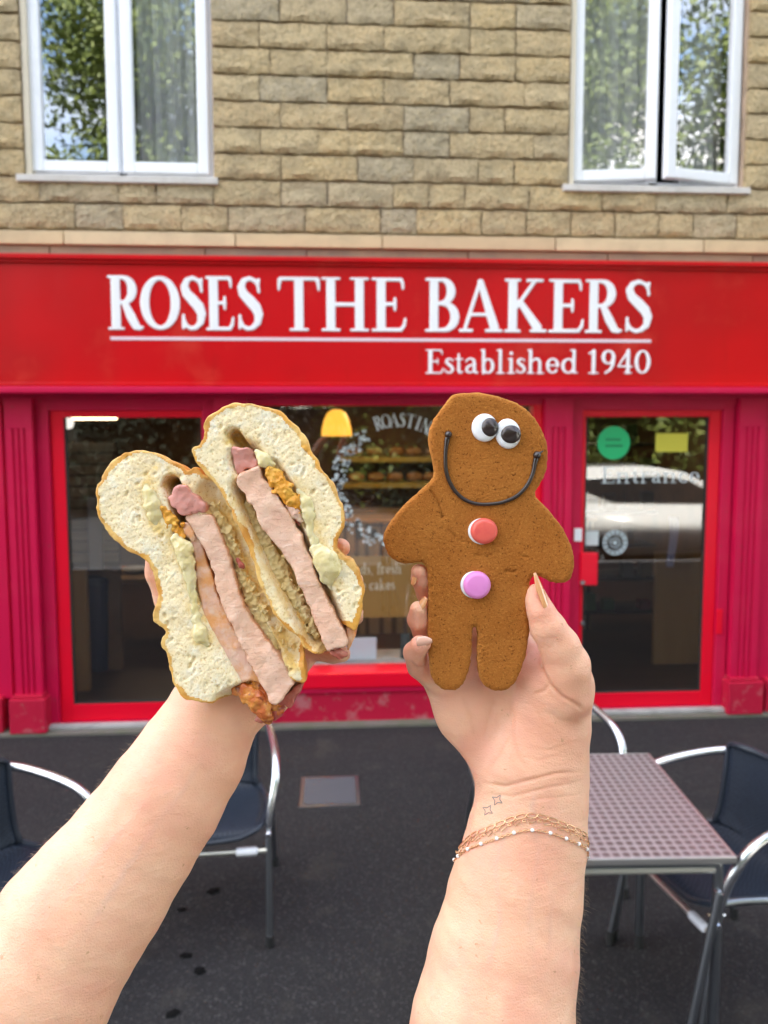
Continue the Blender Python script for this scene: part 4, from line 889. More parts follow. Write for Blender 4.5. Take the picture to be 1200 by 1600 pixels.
def dome(name, a, b, rx, ry, hz, m, par, peak=None, z0=0.0, flat=0, rot=0):
    """piped drop of icing or sweet lying on the face of the biscuit"""
    n, k_ = 36, 12; v = []; f = []; c = cmm(qx(a),qy(b),DC); s = DC/F/3.076; cx_, sx_ = math.cos(rot), math.sin(rot)
    for j in range(k_+1):
        tt = j/k_*PI/2; r = math.cos(tt); z_ = math.sin(tt)
        if flat: r = 1-(1-r)*(1-flat); z_ = math.sin(tt)**.8
        if j == k_: r = 0
        for i in range(n):
            q = 2*PI*i/n; dx, dy = rx*s*r*math.cos(q), ry*s*r*math.sin(q); pk = (peak[0]*s*(j/k_)**3, -peak[1]*s*(j/k_)**3, peak[2]*(j/k_)**4) if peak else (0,0,0)
            v.append((c[0]+dx*cx_-dy*sx_+pk[0], c[1]+dx*sx_+dy*cx_+pk[1], -DC+z0+hz*z_+pk[2]-.0))
    V_ = np.array(v); f = [(j*n+i,j*n+(i+1)%n,(j+1)*n+(i+1)%n,(j+1)*n+i) for j in range(k_) for i in range(n)]
    base = len(v); V_ = np.concatenate([V_, np.stack([V_[:n,0],V_[:n,1],V_[:n,2]-1.6],1)]); f += [(i,base+i,base+(i+1)%n,(i+1)%n) for i in range(n)]
    return finish(name,V_,np.array([q[::-1] for q in f]),m,par)
e1_ = dome('eye',545,210,63,68,3.0,icing_w,t,flat=.35,z0=-.2); dome('pupil',568,209,42,45,2.6,choc,e1_,peak=(16,2,.9),z0=2.0)
e2_ = dome('eye',657,239,61,73,3.1,icing_w,t,flat=.35,z0=-.2,rot=.15); dome('pupil',668,243,49,44,2.6,choc,e2_,peak=(24,-10,.7),z0=2.2)
b1 = dome('icing_dab',531,708,66,63,1.5,icing_w,t,z0=-.3,flat=.3); dome('sweet',541,706,65,62,3.6,mat('coral_sweet',(.80,.13,.10),.35,var=[('soft',180,.5,.7,(.72,.08,.09),.5)],sss=(.2,(1,.5,.4),.002)),b1,z0=.9,flat=.6)
b2 = dome('icing_dab',496,965,67,66,1.5,icing_w,t,z0=-.3,flat=.3); dome('sweet',507,965,66,66,3.6,mat('pink_sweet',(.80,.28,.66),.35,var=[('soft',180,.5,.7,(.74,.24,.60),.5)],sss=(.2,(1,.5,.8),.002)),b2,z0=.9,flat=.6)
sm = [(372,236,1.0),(366,262,2.9),(360,300,2.2),(357,345,2.1),(358,400,2.1),(368,448,2.2),(388,492,2.2),(415,528,2.0),(450,556,2.0),(490,572,2.0),(530,578,1.9),(575,577,1.9),(620,571,1.9),(660,558,2.0),(700,538,2.1),(735,505,2.0),(760,468,2.0),(778,425,2.1),(786,385,2.3),(796,345,3.1),(800,330,2.2)]
pts = [Vector(tuple(cmm(qx(a),qy(b),DC-.55))) for a,b,r in sm]
m = MB().tube([tuple(p) for p in pts],[r*.56 for a,b,r in sm],12,smooth=4)
for (a,b,r) in ((371,243,2.25),(797,342,2.4)):
    c = cmm(qx(a),qy(b),DC-1.3); m.lathe([(0.01,-r),(r*.7,-r*.7),(r,0),(r*.7,r*.7),(0.01,r)],tuple(c),16,'z')
c = cmm(qx(800),qy(338),DC-1.5); c2 = cmm(qx(828),qy(321),DC-2.4); m.tube([tuple(c),tuple((c+c2)/2),tuple(c2)],[1.5,.7,.2],8)
finish('smile',np.array([tuple(v_) for v_ in m.v]),np.array([q if len(q)==4 else tuple(list(q[:3])+[q[2]]) for q in []]+[]) if 0 else np.zeros((0,4),int),choc,None) if 0 else None
me = bpy.data.meshes.new('smile'); me.from_pydata([tuple(p) for p in to_world(np.array([tuple(v_) for v_ in m.v]))],[],m.f); me.update(); me.shade_smooth(); add('smile',me,choc,t)

# ---------------- sandwich
sx_ = lambda a: 130+a/2.553; sy_ = lambda a: 600+a/2.553
def bread_half(tg, D, poly, valleys, seed, thick, hinge_crust=None, soak=[], softcrust=[]):
    P2 = smooth_poly([tuple(cmm(sx_(a),sy_(b),D)[:2]) for a,b in poly],3)
    h = .72; lo = np.array([P2[:,0].min()-3,P2[:,1].min()-3,-D-thick-3]); hi = np.array([P2[:,0].max()+3,P2[:,1].max()+3,-D+4])
    v_ = Vol(lo,hi,h); X2, Y2 = np.meshgrid(v_.ax[0],v_.ax[1],indexing='ij'); d2 = poly_sdf(X2,Y2,P2)+noise3(X2.shape,9,seed,2)*.8+noise3(X2.shape,3,seed+9,1)*.25
    zf = np.zeros_like(d2); sk = np.zeros_like(d2)
    for line, wd, dp in valleys:
        L_ = np.array([cmm(sx_(a),sy_(b),D)[:2] for a,b in line]); q,_ = seg_dist(X2,Y2,L_); zf = np.maximum(zf, dp*np.exp(-(q/wd)**4))
    for line, wd, am in soak:
        L_ = np.array([cmm(sx_(a),sy_(b),D)[:2] for a,b in line]); q,_ = seg_dist(X2,Y2,L_); q = q+noise3(X2.shape,6,seed+4,2)*2.0; sk = np.maximum(sk, am*np.exp(-(q/wd)**2))
    sc_ = np.zeros_like(d2)
    for line, wd in softcrust:
        L_ = np.array([cmm(sx_(a),sy_(b),D)[:2] for a,b in line]); q,_ = seg_dist(X2,Y2,L_); sc_ = np.maximum(sc_, np.exp(-(q/wd)**4))
    zf = zf+noise3(X2.shape,16,seed+1,2)*.35+noise3(X2.shape,2.6,seed+2,2)*.12
    Zg = v_.ax[2][None,None,:]; dz = -D-Zg                       # depth behind the cut
    taper = np.clip(dz/thick,0,1)**2.2*9                           # the roll closes towards its back
    side = d2[:,:,None]+taper; r = 1.0
    fr = zf[:,:,None]-dz; bk = dz-thick; r2 = 6.0
    a = np.maximum(side+r2,0); b = np.maximum(bk+r2,0); body = np.minimum(np.maximum(side+r2,bk+r2),0)+np.sqrt(a*a+b*b)-r2
    v_.F = np.maximum(body,fr).astype(np.float32)
    rs_ = np.random.RandomState(seed); ins = np.argwhere(d2 < -2.6); nb = 450
    for i,j in ins[rs_.randint(len(ins),size=nb)]:
        x, y = v_.ax[0][i], v_.ax[1][j]; rad = .45+rs_.rand()**6*.75; z_ = -D-zf[i,j]-rad*.15*rs_.rand(); an = rs_.uniform(-.5,1.2)
        dx, dy = math.sin(an)*rad*.8, math.cos(an)*rad*.8; v_.cone((x-dx,y-dy,z_),(x+dx,y+dy,z_),rad,rad,.35,1,sub=True)
    V, Q = v_.nets(); ix = np.clip(((V[:,0]-v_.lo[0])/h).round().astype(int),0,v_.n[0]-1); iy = np.clip(((V[:,1]-v_.lo[1])/h).round().astype(int),0,v_.n[1]-1)
    dd = d2[ix,iy]; dep = -D-V[:,2]-zf[ix,iy]; N_ = vnormals(V,Q)
    pore = np.clip((dep-.5)/1.0,0,1)*(dd < -2.4)*(N_[:,2] > -.5)*(dep < 3)
    crustness = np.maximum((dd+3.3+noise3(X2.shape,5,seed+7,2)[ix,iy]*.7+noise3(X2.shape,24,seed+17)[ix,iy]*1.6)/.9, (dep-2.0-noise3(X2.shape,6,seed+8)[ix,iy]*.6)*(np.abs(N_[:,2]) < .80)*(dd > -6))
    crustness = np.where((N_[:,2] < -.2) & (dep > 8), 2, crustness)*(1-.999*(sc_[ix,iy] > .5)*(dep < 9))
    att = {'pore':pore,'soak':sk[ix,iy],'rim':np.clip(1-(-dd)/3.6,0,1)*.8,'toast':np.clip(.5+noise3(X2.shape,26,seed+5,2)[ix,iy]*.6+np.clip(dep/14,0,1)*.35,0,1)}
    fc = crustness[Q].mean(1) > 1
    for nm, sel, mm in (('crumb',~fc,crumb_m),('crust',fc,crust_m)):
        q = Q[sel]; u_, inv = np.unique(q,return_inverse=True); finish(nm,V[u_],inv.reshape(-1,4),mm,tg,{k_:a_[u_] for k_,a_ in att.items()})
crumb_m = mat('bread_crumb',(.95,.80,.53),.85,attr=[('rim',(.84,.60,.25)),('pore',(.78,.60,.30)),('soak',(.80,.54,.14))],var=[('noise',110,.48,.66,(.91,.85,.69),.8),('vor',400,.32,.12,(.64,.42,.15),.65),('vor',800,.30,.12,(.66,.46,.18),.6),('noise',60,.52,.7,(.84,.66,.36),.45)],
              bump=[('vor',400,.0003),('vor',800,.00018),('noise',900,.0002)],sss=(.25,(1,.8,.5),.0015),spec=.2)
crust_m = mat('bread_crust',(.84,.43,.07),.5,attr=[('toast',(.60,.24,.03))],var=[('noise',60,.42,.62,(.88,.62,.22),.7),('noise',260,.5,.66,(.56,.24,.04),.55)],bump=[('noise',160,.0006),('noise',500,.0003)])
pork_m = mat('roast_pork',(.84,.52,.37),.36,attr=[('rind',(.50,.20,.07))],var=[('noise',(60,60,60),.42,.68,(.88,.62,.48),.75),('noise',(160,300,520,.55),.56,.68,(.64,.34,.24),.5),('noise',(90,200,420,.55),.56,.68,(.90,.68,.57),.6),('noise',420,.62,.70,(.46,.20,.12),.5),('noise',26,.55,.8,(.70,.40,.34),.5)],bump=[('noise',(160,300,520,.55),.0005),('noise',240,.0003),('noise',700,.0004)],sss=(.25,(1,.45,.3),.003),coat=.12)
pinkp_m = mat('dark_pink_pork',(.70,.31,.26),.4,var=[('noise',(200,60,200),.45,.65,(.66,.34,.30),.8),('noise',400,.6,.75,(.34,.10,.09),.6)],bump=[('noise',200,.0006),('crack',140,.0005)],sss=(.3,(1,.35,.25),.003),coat=.15)
fat_m = mat('fatty_pork',(.80,.50,.38),.35,attr=[('rind',(.60,.26,.08))],var=[('noise',45,.46,.58,(.78,.34,.09),.85),('noise',120,.5,.7,(.84,.64,.50),.7),('noise',60,.62,.70,(.60,.20,.04),.7)],bump=[('noise',150,.0012)],sss=(.3,(1,.5,.3),.003),coat=.25)
crk_m = mat('crackling',(.58,.13,.02),.24,var=[('noise',90,.48,.62,(.76,.33,.05),.8),('noise',170,.53,.64,(.20,.025,.008),.85)],bump=[('noise',150,.0016),('noise',400,.001)],coat=.6,sss=(.15,(1,.4,.2),.002))
rcrk_m = mat('red_meat_end',(.44,.09,.06),.3,var=[('noise',100,.5,.7,(.62,.25,.17),.7)],bump=[('noise',150,.0016)],coat=.4)
sauce_m = mat('apple_sauce',(.74,.62,.31),.22,var=[('noise',80,.45,.7,(.84,.76,.50),.8),('noise',200,.6,.7,(.52,.43,.14),.5)],bump=[('noise',150,.0008)],sss=(.5,(1,.9,.4),.004),coat=.35)
stuf_m = mat('sage_stuffing',(.76,.58,.26),.7,var=[('noise',120,.48,.62,(.86,.74,.42),.8),('noise',220,.61,.68,(.34,.22,.06),.6),('noise',60,.62,.7,(.46,.20,.05),.6)],bump=[('vor',330,.0014),('noise',300,.0012)],spec=.3)
oran_m = mat('orange_stuffing',(.80,.33,.02),.45,var=[('noise',100,.48,.62,(.78,.44,.06),.8),('noise',160,.60,.70,(.40,.10,.012),.8)],bump=[('vor',260,.0016),('noise',300,.001)],coat=.15)
def slab(name, poly, D, dz0, dz1, m, par, seed, tilt=(0,0), rnd_=1.2, rough_=.5):
    P2 = smooth_poly([tuple(cmm(sx_(a),sy_(b),D)[:2]) for a,b in poly],3)
    h = .75; v_ = Vol((P2[:,0].min()-3,P2[:,1].min()-3,-D-dz1-3),(P2[:,0].max()+3,P2[:,1].max()+3,-D-dz0+5),h)
    X2, Y2 = np.meshgrid(v_.ax[0],v_.ax[1],indexing='ij'); d2 = poly_sdf(X2,Y2,P2)+noise3(X2.shape,6,seed,2)*rough_
    fr = (noise3(X2.shape,14,seed+1,2)*.5+noise3(X2.shape,2.5,seed+2,1)*.07)*rough_*2+tilt[0]*(X2-X2.mean())+tilt[1]*(Y2-Y2.mean())
    dz = -D-v_.ax[2][None,None,:]; a = d2[:,:,None]+rnd_; b = np.maximum(dz0+fr[:,:,None]-dz, dz-dz1)+rnd_
    v_.F = (np.minimum(np.maximum(a,b),0)+np.sqrt(np.maximum(a,0)**2+np.maximum(b,0)**2)-rnd_+noise3(v_.n,4,seed+6,2)*rough_*.22).astype(np.float32)
    V, Q = v_.nets(); ix = np.clip(((V[:,0]-v_.lo[0])/h).round().astype(int),0,v_.n[0]-1); iy = np.clip(((V[:,1]-v_.lo[1])/h).round().astype(int),0,v_.n[1]-1)
    return finish(name,V,Q,m,par,{'rind':np.clip((d2[ix,iy]+.9)/.8,0,1)*.8})
def blobs(name, pts, D, m, par, seed, nz=.9, cell=4, jit=0, k=1.2, sq=.55):
    """pts: (a, b, depth behind the cut, radius in enlarged pixels)"""
    P = [(cmm(sx_(a),sy_(b),D+d),r/2.553*D/F) for a,b,d,r in pts]; A = np.array([p for p,_ in P]); R_ = max(r for _,r in P)+3
    h = .62; v_ = Vol(A.min(0)-R_,A.max(0)+R_,h)
    for (a,ra),(b,rb) in zip(P,P[1:]): v_.cone(a,b,ra,rb,k,sq)
    if jit:
        r = random.Random(seed)
        for (a,ra),(b,rb) in zip(P,P[1:]):
            for _ in range(jit):
                t_ = r.random(); c = a+(b-a)*t_+np.array([r.gauss(0,ra*.6),r.gauss(0,ra*.6),r.uniform(0,ra*.5)]); q = r.uniform(.5,1.5); v_.cone(c,c+np.array([.3,.2,0]),q,q*.8,.5)
    v_.F = v_.F+noise3(v_.n,cell/h*.62,seed,3)*nz*.6; V, Q = v_.nets(); return finish(name,V,Q,m,par)
DA, DB = 436.0, 426.0
tA = thing('pork_sandwich_half','left half of the cut pork roll, with two meat slices and crackling','sandwich',tuple(C(sx_(560),sy_(1272),DA+15)),group='two halves of the cut pork roll')
tB = thing('pork_sandwich_half','right half of the cut pork roll, with one thick meat slice','sandwich',tuple(C(sx_(960),sy_(1080),DB+15)),group='two halves of the cut pork roll')
AP = [(270,270),(235,262),(200,262),(150,280),(98,322),(62,388),(48,450),(55,520),(80,572),(125,625),(190,672),(245,700),(272,738),(286,790),(292,850),(283,892),(279,942),(300,968),(327,990),(315,1012),(313,1045),(335,1090),(343,1120),(345,1160),(362,1205),(400,1250),(450,1271),(520,1273),(585,1258),(612,1240),(690,1200),(800,1185),(850,1203),(884,1196),(886,1130),(882,1060),(900,1000),(860,900),(790,760),(740,640),(690,560),(620,460),(575,400),(530,380),(480,355),(445,328),(412,342),(372,312),(330,296),(300,283)]
bread_half(tA,DA,AP,[([(350,400),(372,450),(395,520),(410,560)],4.2,26),([(420,600),(470,720),(520,860),(600,1010),(690,1170)],8.0,13),([(510,440),(560,520),(640,680),(700,800),(760,920),(850,1060)],7.5,7),([(480,620),(600,860),(720,1080)],9,15),([(560,1270),(640,1230),(760,1215),(850,1230)],5,9)],21,44,
   soak=[([(240,380),(262,470),(300,560),(370,640),(420,740),(450,880),(480,1020)],5.5,.75),([(520,480),(600,640),(680,820),(760,980),(840,1120)],6.5,.85),([(300,350),(345,372),(390,400)],4.0,1.0),([(345,392),(380,470),(398,545)],5.0,1.0)])
BP = [(480,152),(510,116),(570,86),(650,74),(720,86),(790,116),(838,150),(882,210),(920,278),(950,340),(990,390),(1020,450),(1040,512),(1040,570),(1020,610),(1012,645),(1038,686),(1078,702),(1108,760),(1122,830),(1110,900),(1092,970),(1075,985),(1030,962),(1010,1060),(960,1082),(925,1075),(895,1060),(845,1005),(785,950),(738,880),(700,795),(685,720),(650,640),(598,520),(550,436),(500,372),(448,304),(437,262),(465,243),(483,208)]
bread_half(tB,DB,BP,[([(600,205),(640,260)],3.5,16),([(650,420),(705,560),(790,740),(860,870),(935,1010)],7.0,15),([(650,300),(760,480),(860,700),(960,930),(990,1040)],8.5,14),([(760,330),(850,480),(880,560)],4,4)],47,46,
   soak=[([(640,430),(690,560),(780,740),(860,900),(940,1020)],7.0,1.0),([(690,260),(740,330),(850,430),(910,560),(960,700),(985,800)],5.5,.7),([(596,200),(645,262)],5.5,1.0)])
# pork of the left half
slab('pork_slice',[(418,600),(448,588),(470,640),(500,735),(540,855),(590,962),(650,1078),(700,1172),(712,1200),(660,1190),(604,1206),(575,1160),(545,1096),(505,1020),(480,950),(462,870),(446,790),(440,705)],DA,2.5,30,fat_m,tA,3,rough_=.55)
slab('pork_slice',[(412,524),(500,515),(528,550),(560,620),(590,700),(612,790),(640,868),(700,980),(780,1082),(842,1188),(828,1216),(768,1278),(738,1252),(700,1182),(640,1070),(590,960),(541,852),(510,722),(470,640),(440,590),(424,556)],DA,-.3,32,pork_m,tA,5,rough_=.75)
slab('pork_tip',[(342,456),(352,430),(384,402),(410,410),(450,430),(486,470),(500,513),(455,516),(410,526),(378,508),(350,478)],DA,-2.0,20,pinkp_m,tA,6,rough_=1.5)
blobs('crackling',[(615,1222,6,26),(650,1230,5,34),(690,1262,5,40),(720,1300,6,36),(735,1345,8,20)],DA,crk_m,tA,7,nz=1.6,cell=5)
blobs('crackling',[(640,1070,5,9),(670,1140,5,17),(700,1210,6,20),(740,1270,7,24),(775,1300,8,22)],DA,crk_m,tA,8,nz=1.5)
slab('dark_meat_end',[(775,1285),(838,1216),(874,1200),(876,1212),(850,1262),(822,1308),(800,1290)],DA,5,24,rcrk_m,tA,9,rough_=.9)
blobs('dark_meat_end',[(715,1330,9,24),(765,1305,9,26),(795,1290,9,16)],DA,rcrk_m,tA,10,nz=1.4)
blobs('apple_sauce',[(252,400,1,16),(262,440,0,26),(276,480,0,34),(285,520,0,28),(296,560,.5,12)],DA,sauce_m,tA,11,nz=.8)
blobs('apple_sauce',[(372,620,.5,24),(400,660,0,36),(412,710,0,32),(428,770,.5,22),(438,850,1,14),(452,940,1,22),(468,1000,0,32),(490,1038,1,14)],DA,sauce_m,tA,12,nz=1.0)
blobs('orange_stuffing',[(300,385,5,14),(322,440,4,12),(322,500,1.5,20),(345,540,1,22),(385,590,1.5,16),(398,606,2,8)],DA,oran_m,tA,13,nz=1.3,jit=14)
blobs('orange_stuffing',[(352,400,22,22),(372,450,22,30),(395,530,20,26)],DA,oran_m,tA,14,nz=1.5,jit=10)
blobs('orange_stuffing',[(410,560,2,14),(425,590,1.6,20),(440,625,1.6,8)],DA,fat_m,tA,15,nz=1.0)
blobs('stuffing',[(515,480,5,12),(548,545,5,17),(582,600,5,19),(600,660,5,17),(625,720,6,18),(640,790,6,24),(680,870,7,30),(715,940,7,30),(760,1010,7,26),(800,1070,8,16)],DA,stuf_m,tA,16,nz=1.6,jit=28)
blobs('red_meat_scrap',[(615,702,3,10),(632,722,2.6,12),(640,735,3,6)],DA,rcrk_m,tA,17,nz=.8)
# pork of the right half
slab('pork_slice',[(612,370),(692,328),(705,345),(742,400),(792,468),(850,562),(890,652),(940,782),(1000,900),(1048,1000),(1052,1040),(1000,1056),(970,1060),(940,985),(900,890),(852,775),(775,645),(712,575),(690,510),(640,440)],DB,-.9,30,pork_m,tB,25,rough_=.75)
slab('pork_tip',[(592,255),(640,250),(662,255),(680,285),(694,325),(655,345),(618,365),(602,320),(590,285)],DB,1,22,pinkp_m,tB,26,rough_=1.5)
slab('pork_edge',[(1036,965),(1062,975),(1086,990),(1080,1025),(1056,1068),(1044,1050),(1050,1015)],DB,4,26,fat_m,tB,27,rough_=.8)
blobs('crackling',[(992,1070,3,14),(1020,1074,3,18),(1048,1076,4,13)],DB,rcrk_m,tB,28,nz=1.0)
blobs('crackling',[(748,400,3,9),(790,462,3,11),(835,520,3,12),(862,560,4,8)],DB,rcrk_m,tB,29,nz=1.0)
blobs('orange_stuffing',[(742,342,1,16),(765,368,.5,30),(795,415,.5,30),(820,452,.5,28),(862,486,1,20)],DB,oran_m,tB,30,nz=1.4,jit=16)
blobs('pork_scrap',[(818,488,1,14),(845,518,1,20),(866,545,1.5,12)],DB,fat_m,tB,31,nz=1.2)
blobs('apple_sauce',[(700,278,1,20),(722,302,.5,28),(752,322,1,16)],DB,sauce_m,tB,32,nz=.8)
blobs('apple_sauce',[(862,425,1,14),(888,470,.5,24),(898,520,.5,26),(908,580,1,18),(925,640,.5,20)],DB,sauce_m,tB,33,nz=.8)
blobs('apple_sauce',[(930,660,.5,28),(965,700,-.5,48),(982,735,-.5,46),(975,770,.5,30),(990,815,2,10)],DB,sauce_m,tB,34,nz=.7)
blobs('stuffing',[(655,470,10,12),(690,560,11,24),(730,640,11,30),(780,740,11,34),(830,830,11,30),(880,910,11,22),(930,1000,10,12)],DB,stuf_m,tB,35,nz=1.7,jit=30)

# ---------------- arms
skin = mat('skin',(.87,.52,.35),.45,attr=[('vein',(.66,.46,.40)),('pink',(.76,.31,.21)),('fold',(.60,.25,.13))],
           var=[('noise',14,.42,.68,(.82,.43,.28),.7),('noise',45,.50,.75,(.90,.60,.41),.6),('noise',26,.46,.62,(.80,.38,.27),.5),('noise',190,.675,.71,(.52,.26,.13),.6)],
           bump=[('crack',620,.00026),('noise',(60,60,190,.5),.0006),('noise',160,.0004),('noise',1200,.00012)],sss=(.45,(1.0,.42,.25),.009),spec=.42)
inkm = mat('tattoo_ink',(.20,.19,.20),.6)
nailm = mat('natural_nail',(.80,.46,.35),.14,coat=.8,sss=(.3,(1,.5,.4),.002)); nailp = mat('peach_nail_varnish',(.76,.36,.16),.12,coat=.9,sss=(.2,(1,.5,.4),.002))
def seg(V, line): 
    u, v = uv_of(V); return seg_dist(u, v, np.array(line,float))
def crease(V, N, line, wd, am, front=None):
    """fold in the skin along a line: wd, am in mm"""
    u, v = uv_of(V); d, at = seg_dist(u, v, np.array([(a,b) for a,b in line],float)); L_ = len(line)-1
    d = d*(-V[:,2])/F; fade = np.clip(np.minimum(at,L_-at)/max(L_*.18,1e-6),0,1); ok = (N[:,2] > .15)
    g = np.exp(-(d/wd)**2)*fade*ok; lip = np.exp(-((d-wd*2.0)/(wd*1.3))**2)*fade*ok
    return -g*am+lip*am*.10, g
person = thing('person','two bare forearms raised into the picture, one holding the sandwich, the other the biscuit','person',tuple(C(420,1900,440)))
def arm_finish(vol, creases, pinks, name, bulges=(), relax_n=4, veins=()):
    V, Q = vol.nets(); V = relax(V,Q,relax_n,.5); N = vnormals(V,Q); disp = np.zeros(len(V)); fold = np.zeros(len(V)); pink = np.zeros(len(V))
    for line, wd, am in creases:
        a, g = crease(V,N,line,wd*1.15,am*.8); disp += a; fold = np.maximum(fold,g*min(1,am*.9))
    vein = np.zeros(len(V))
    for line, wd, am in veins:
        a, g = crease(V,N,line,wd,am); vein = np.maximum(vein,g*am); disp += g*.12
    u, v = uv_of(V)
    for (cu,cv,ru,rv,am) in bulges: disp += am*np.exp(-((u-cu)/ru)**2-((v-cv)/rv)**2)*(N[:,2] > 0)
    for (cu,cv,r,am) in pinks: pink = np.maximum(pink, min(1,am*1.35)*np.exp(-((u-cu)**2+(v-cv)**2)/r**2))
    disp += (np.sin(V[:,0]*.31+V[:,1]*.17)*np.sin(V[:,1]*.23)*.18)
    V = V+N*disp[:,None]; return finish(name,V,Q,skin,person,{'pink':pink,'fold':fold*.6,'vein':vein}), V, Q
# right arm, palm towards us
vr = Vol(np.minimum(cmm(560,860,440),cmm(560,2060,500))-[0,6,0]-np.array([0,0,8]), np.maximum(cmm(960,860,520),[0,0,-395]), .95)
k = 3.2
for ch in ([(690,1050,480,36),(733,1112,476,50),(790,1195,474,46)],[(868,1075,466,60),(858,1145,467,61),(862,1215,470,52)],
           [(735,1010,484,40),(770,1100,478,52),(815,1195,474,60)],[(800,1000,484,40),(820,1090,478,55),(835,1190,473,62)]):
    vr.chain(ch,k*1.6,.52)
vr.chain([(830,1205,473,86),(830,1262,471,83),(821,1320,468,91),(805,1400,463,101),(787,1500,456,113),(770,1600,448,123),(746,1750,440,131),(728,1900,432,128),(715,2030,428,110)],k*2,.70)
vr.chain([(884,1085,463,42),(884,1040,456,36),(874,1010,452,31),(856,980,449,26.5),(845,955,448,20.5),(838.5,937,449,16),(837,925,449.5,13)],k,.92)        # thumb
vr.chain([(872,1070,466,46),(820,1030,476,34)],k*1.6,.6)                                                     # web
vr.chain([(745,1000,486,27),(700,958,484,22),(671,925,472,21),(659,905,461,17.5),(655,893,457,13)],k*.35,.95)    # middle
vr.chain([(725,1040,484,26),(690,1010,482,22),(664,985,470,20.5),(654,968,459,18),(653,953,455,14)],k*.35,.95)   # ring
vr.chain([(705,1075,478,26),(676,1055,476,22),(656,1040,468,20),(647,1020,457,17.5),(656,1008,450,15),(663,1006,448,11)],k*.4,.95)  # little
vr.chain([(800,1000,486,28),(790,940,486,22),(775,880,480,20),(762,850,474,17)],k*.35,.95)                       # index, behind the biscuit
cr = [([(846,1030),(848,1048),(858,1068),(878,1088),(900,1100),(914,1112)],.9,1.5),([(858,1068),(850,1080),(832,1085)],.9,.8),
      ([(752,1222),(790,1228),(830,1218),(870,1208),(912,1206)],.9,.9),([(756,1240),(800,1244),(850,1232),(905,1222)],.8,.6),([(820,1252),(870,1246),(912,1240)],.8,.35),
      ([(800,1070),(799,1110),(802,1150),(812,1185),(828,1205)],1.4,.55),([(775,1085),(762,1125),(756,1160)],1.3,.45),([(800,1145),(780,1180),(762,1205)],1.2,.45),
      ([(832,990),(850,998),(866,996)],.5,.22),([(836,1010),(852,1012),(866,1009)],.5,.15),
      ([(810,1180),(840,1188),(880,1180)],.8,.3),([(820,1168),(860,1172),(895,1160)],.8,.3),([(830,1100),(850,1130),(880,1150)],1.0,.25),([(850,1110),(875,1125),(905,1130)],.8,.22),
      ([(636,1030),(652,1044),(668,1040)],.8,.8),([(636,988),(652,999),(668,998)],.7,.7),([(868,1150),(890,1160),(912,1158)],.7,.25),([(815,1140),(840,1150),(862,1168)],.7,.25),([(720,1085),(735,1120),(742,1160)],1.4,.35)]
pk = [(652,905,26,.7),(655,965,24,.6),(650,1015,26,.55),(842,945,34,.55),(840,1050,46,.45),(850,1120,80,.42),(880,1000,30,.25),(760,1080,70,.35),(740,1170,50,.25),(690,1050,40,.4),(740,1110,40,.2),(700,1080,36,.35)]
armR, VR, QR = arm_finish(vr,cr,pk,'right_arm',veins=[([(838,1225),(830,1270),(842,1330),(828,1420),(835,1520)],1.8,.45),([(800,1240),(792,1290),(775,1350),(782,1440),(750,1560)],1.6,.35),([(842,1330),(862,1400),(858,1500)],1.5,.3)],bulges=[(905,1060,22,40,.5),(770,1210,30,16,.6)])
# left arm, hand behind the roll
vl = Vol(cmm(-330,2060,440)-np.array([10,6,95]), np.maximum(cmm(560,820,520),[cmm(570,820,490)[0],0,-395]), 1.1)
vl.chain([(352,1085,478,66),(333,1117,474,69),(300,1180,470,81),(255,1250,464,89),(208,1318,458,95),(155,1390,452,106),(105,1455,446,115),(50,1545,438,124),(-25,1650,430,132),(-110,1780,422,134),(-200,1900,416,120)],k*2,.74)
for ch in ([(350,1090,482,50),(345,1010,492,48),(340,940,500,38)],[(385,1090,482,50),(400,1010,490,52),(410,930,498,44)],[(420,1075,484,44),(452,1010,484,42),(465,950,490,38)]): vl.chain(ch,k*1.6,.5)
vl.chain([(345,1040,490,44),(300,985,490,34),(268,935,484,26),(248,895,476,20),(242,878,472,15)],k,.85)
vl.chain([(395,930,500,27),(440,885,498,22),(490,868,486,20),(520,860,470,17),(533,856,459,14.5),(537,855,456,10)],k*.35,.95)
vl.chain([(430,950,498,27),(480,930,496,22),(525,915,484,20),(552,908,470,16)],k*.35,.95)
vl.chain([(455,975,496,26),(495,965,490,21),(535,965,478,19),(555,962,468,15)],k*.35,.95)
vl.chain([(465,1015,488,26),(495,1012,482,20),(520,1020,474,17),(535,1022,466,13)],k*.35,.95)
armL, VL_, QL = arm_finish(vl,[],[(300,1160,50,.18),(537,856,22,.6),(240,885,22,.5),(190,1300,60,.15)],'left_arm',veins=[([(330,1160),(290,1230),(250,1280),(190,1370),(120,1480)],2.0,.3),([(290,1230),(230,1250),(160,1330),(70,1440)],1.8,.25)])
